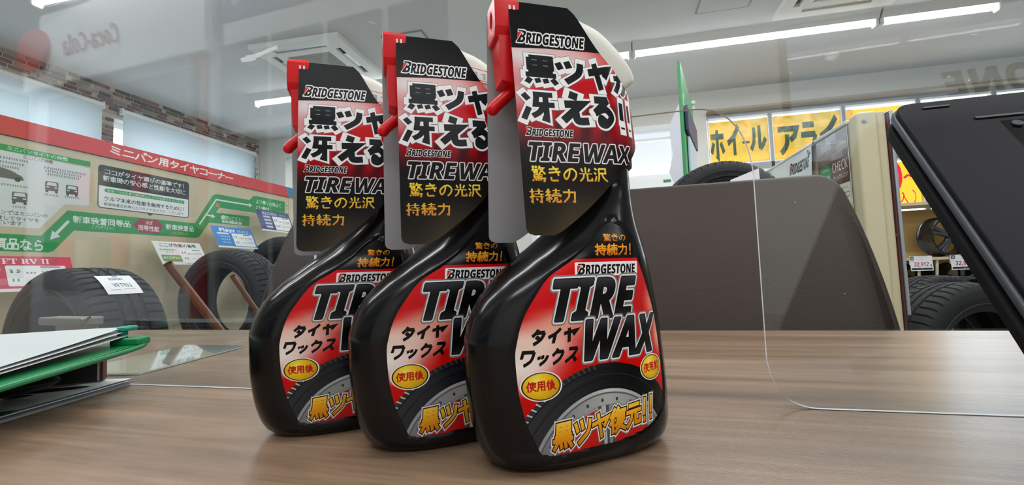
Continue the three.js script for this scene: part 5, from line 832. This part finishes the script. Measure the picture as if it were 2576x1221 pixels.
// ---------------------------------------------------------------- yellow posters in the shop windows
{
  const yel = '#f0b41e';
  const poster = (x0, x1, y0, y1, label, f) => {
    const t = thing('window_poster', label, 'poster', [0, 0, ZB - 0.012]); const [cv, c] = canvas(512, Math.round(512 * (y1 - y0) / (x1 - x0))); const w = cv.width, h = cv.height; c.fillStyle = grad(c, 0, 0, w, h, [[0, '#efb01d'], [1, '#eab437']]); c.fillRect(0, 0, w, h); f(c, w, h);
    const a = vnoise(14, 9); part('print', sheet(40, 24, (s, q) => [lerp(x0, x1, s), lerp(y0, y1, q), 0.004 * a(s, q * 0.98)]), MP('#ffffff', 0.22, { map: tex(cv), transmission: 0.33, thickness: 0, side: THREE.DoubleSide }), t);
    part('tape', merge([box(x0 + 0.01, x0 + 0.05, y1 - 0.006, y1 + 0.006, 0.005, 0.0056), box(x1 - 0.05, x1 - 0.01, y1 - 0.006, y1 + 0.006, 0.005, 0.0056)]), m_white, t); return t;
  };
  const ink = '#23401f';
  poster(1.125, 1.742, 1.965, 2.437, 'yellow window poster with dark green katakana, left of the upper row', (c, w, h) => { for (const [t, x, y, ww, hh] of [['ホ', 8, 40, 140, 320], ['イ', 150, 10, 140, 340], ['ー', 285, 150, 70, 120], ['ル', 345, 20, 150, 300]]) jt(c, t, x, y, ww, hh, [[ink, 17]], { cap: 'butt' }); });
  poster(1.79, 2.448, 1.965, 2.437, 'yellow window poster with dark green katakana, second of the upper row', (c, w, h) => { for (const [t, x, y, ww, hh] of [['ア', 10, 50, 190, 290], ['ラ', 190, 40, 150, 300], ['イ', 330, 6, 180, 340]]) jt(c, t, x, y, ww, hh, [[ink, 17]], { cap: 'butt' }); });
  poster(2.492, 3.128, 1.965, 2.43, 'plain part of a yellow window poster beside the gondola post, upper row', () => {});
  poster(2.5, 3.13, 1.4, 1.842, 'yellow window poster with a red price, lower row', (c, w, h) => { const rd = '#c5203a', x = (u) => (u - 2.5) / 0.63 * 512; c.strokeStyle = rd; c.lineWidth = 26; c.beginPath(); c.ellipse(x(2.895), 118, 34, 104, 0, 0, 7); c.stroke(); jt(c, '〜', x(2.965), 80, 110, 90, [[rd, 18]]); jt(c, '30', x(2.62), 40, 130, 190, [[rd, 12]]); jt(c, '込入', x(2.82), 250, 140, 105, [[rd, 10]]); jt(c, ')', x(3.01), 235, 60, 125, [[rd, 8]]); });
}

// ---------------------------------------------------------------- standing promotion panel seen edge on
{
  const t = thing('promotion_stand', 'tall narrow green and navy promotion stand seen almost edge on by the entrance', 'display stand', [0.432, 0, -2.69], 0);
  const D = V(0.165, 0, -0.62), dir = D.clone().normalize(), ry = Math.atan2(-dir.z, dir.x); t.rotation.y = ry; // local x runs away from the camera
  const m_gn = M('#2f9a58', 0.45), m_nv = M('#2b2f58', 0.5), m_lb = M('#c3d3e6', 0.5), m_wh = M('#dfe3ee', 0.5), L = D.length();
  const pts = [[0, 0.1], [L, 0.1], [L, 1.97], [L * 0.3, 2.0], [0, 2.02]]; const s = new THREE.Shape(); pts.forEach((p, i) => (i ? s.lineTo(...p) : s.moveTo(...p)));
  const g = new THREE.ExtrudeGeometry(s, { depth: 0.012, bevelEnabled: true, bevelSize: 0.003, bevelThickness: 0.003, bevelSegments: 2 }); g.translate(0, 0, -0.006); part('green_panel', g, m_gn, t);
  part('edge_post', rbox(0.02, 1.95, 0.02, 0.004, L + 0.01, 1.0, -0.01), m_dark, t); part('navy_box', rbox(0.56, 0.15, 0.02, 0.006, 0.31, 1.7, 0.022), m_nv, t, 'navy block'); part('navy_box', rbox(0.5, 0.12, 0.02, 0.006, 0.3, 1.29, 0.022), m_nv, t, 'navy block');
  const w = new THREE.Shape(); [[0, 1.25], [0.0, 1.86], [0.07, 1.72], [0.06, 1.55], [0.085, 1.45], [0.03, 1.3]].forEach((p, i) => (i ? w.lineTo(...p) : w.moveTo(...p))); const wg = new THREE.ExtrudeGeometry(w, { depth: 0.02, bevelEnabled: false }); wg.rotateY(Math.PI / 2); wg.translate(0.0, -0.06, 0); part('white_wing', wg, m_wh, t, 'white folded wing');
  part('white_body', rbox(0.4, 0.24, 0.016, 0.006, 0.3, 1.49, 0.02), m_lb, t, 'pale blue body'); part('clip', merge([rbox(0.03, 0.025, 0.03, 0.006, L - 0.02, 1.975, 0.015), rbox(0.02, 0.02, 0.025, 0.005, L - 0.01, 1.94, 0.012)]), m_white, t, 'white clip');
  part('foot', rbox(0.4, 0.02, 0.2, 0.006, 0.45, 0.011, 0), m_dark, t); part('lettering', merge([[0.05, 1.84, 0.11, 1.852], [0.05, 1.76, 0.06, 1.85], [0.1, 1.79, 0.16, 1.8], [0.13, 1.77, 0.14, 1.81]].map(([a, b, c2, d]) => box(a, c2, b, d, 0.009, 0.011))), m_white, t, 'white lettering');
}

// ---------------------------------------------------------------- behind the photographer: vending machines whose pale reflections lie on the screen
{
  const machine = (x, w, h, label, front, top) => { const t = thing('vending_machine', label, 'vending machine', [x, 0, 0.86], Math.PI); part('cabinet', rbox(w, h, 0.7, 0.03, 0, h / 2, 0, 3), M('#d9dde0', 0.4), t); front(t, w, h); return t; };
  machine(-2.15, 1.1, 2.16, 'white vending machine with an arched header behind the photographer', (t, w, h) => {
    const s = new THREE.Shape(); s.moveTo(-w / 2, 1.77); s.lineTo(w / 2, 1.77); s.lineTo(w / 2, 2.01); s.quadraticCurveTo(0, 2.21, -w / 2, 2.01); s.closePath(); const g = new THREE.ExtrudeGeometry(s, { depth: 0.03, bevelEnabled: true, bevelSize: 0.008, bevelThickness: 0.008, bevelSegments: 2 }); g.translate(0, 0, 0.35);
    part('header', g, M('#f3f4f4', 0.35), t); const [cv, c] = canvas(512, 160); c.save(); c.translate(0, 0); lt(c, 'Coca-Cola', 30, 34, 440, 90, '#b5383c', { family: 'serif', style: 'italic bold', skew: 0.2 }); c.restore();
    part('header_print', quad([-0.12, 1.85, 0.392], [0.3, 1.85, 0.392], [0.3, 2.01, 0.392], [-0.12, 2.01, 0.392]), M('#ffffff', 0.5, { map: tex(cv), transparent: true, ...both }), t, 'red script lettering');
    part('round_lamp', cyl(0.1, 0.02, 0.46, 1.94, 0.4, 'z', 32), M('#c6453f', 0.4), t, 'red disc'); part('display_window', box(-0.5, 0.42, 0.85, 1.72, 0.352, 0.362), M('#8d969c', 0.15), t); part('red_stripe', box(-0.54, -0.46, 0.1, 1.98, 0.352, 0.362), M('#a8322f', 0.4), t); part('flap', box(-0.35, 0.3, 0.25, 0.5, 0.352, 0.37), m_dark, t);
    for (let i = 0; i < 8; i++) for (let j = 0; j < 2; j++) part('drink_can', cyl(0.032, 0.12, -0.42 + i * 0.11, 1.0 + j * 0.28, 0.37, 'y', 16), [m_red, M('#3c6c4c', 0.4), M('#c9c3b2', 0.4)][(i + j) % 3], t);
  });
  machine(-1.06, 1.0, 2.1, 'grey vending machine with blue and red header strips behind the photographer', (t, w, h) => {
    const hd = (a, b, col, text) => { const [cv, c] = canvas(512, 160); c.fillStyle = col; c.fillRect(0, 0, 512, 160); jt(c, text, 20, 36, 470, 84, [['#e8eef4', 11]]); part('header_strip', quad([a, 1.88, 0.356], [b, 1.88, 0.356], [b, 2.06, 0.356], [a, 2.06, 0.356]), M('#ffffff', 0.4, { map: tex(cv), ...both }), t); };
    hd(-0.5, -0.02, '#a8352f', 'あったか〜い'); hd(0.02, 0.5, '#2c4a7c', 'つめた〜い');
    for (let i = 0; i < 4; i++) for (let j = 0; j < 3; j++) part('display_window', box(-0.49 + i * 0.25, -0.49 + i * 0.25 + 0.22, 0.75 + j * 0.36, 1.06 + j * 0.36, 0.352, 0.36), M('#5f6872', 0.2), t);
    part('flap', box(-0.35, 0.35, 0.25, 0.5, 0.352, 0.37), m_dark, t);
  });
}

renderer.render(scene, camera);
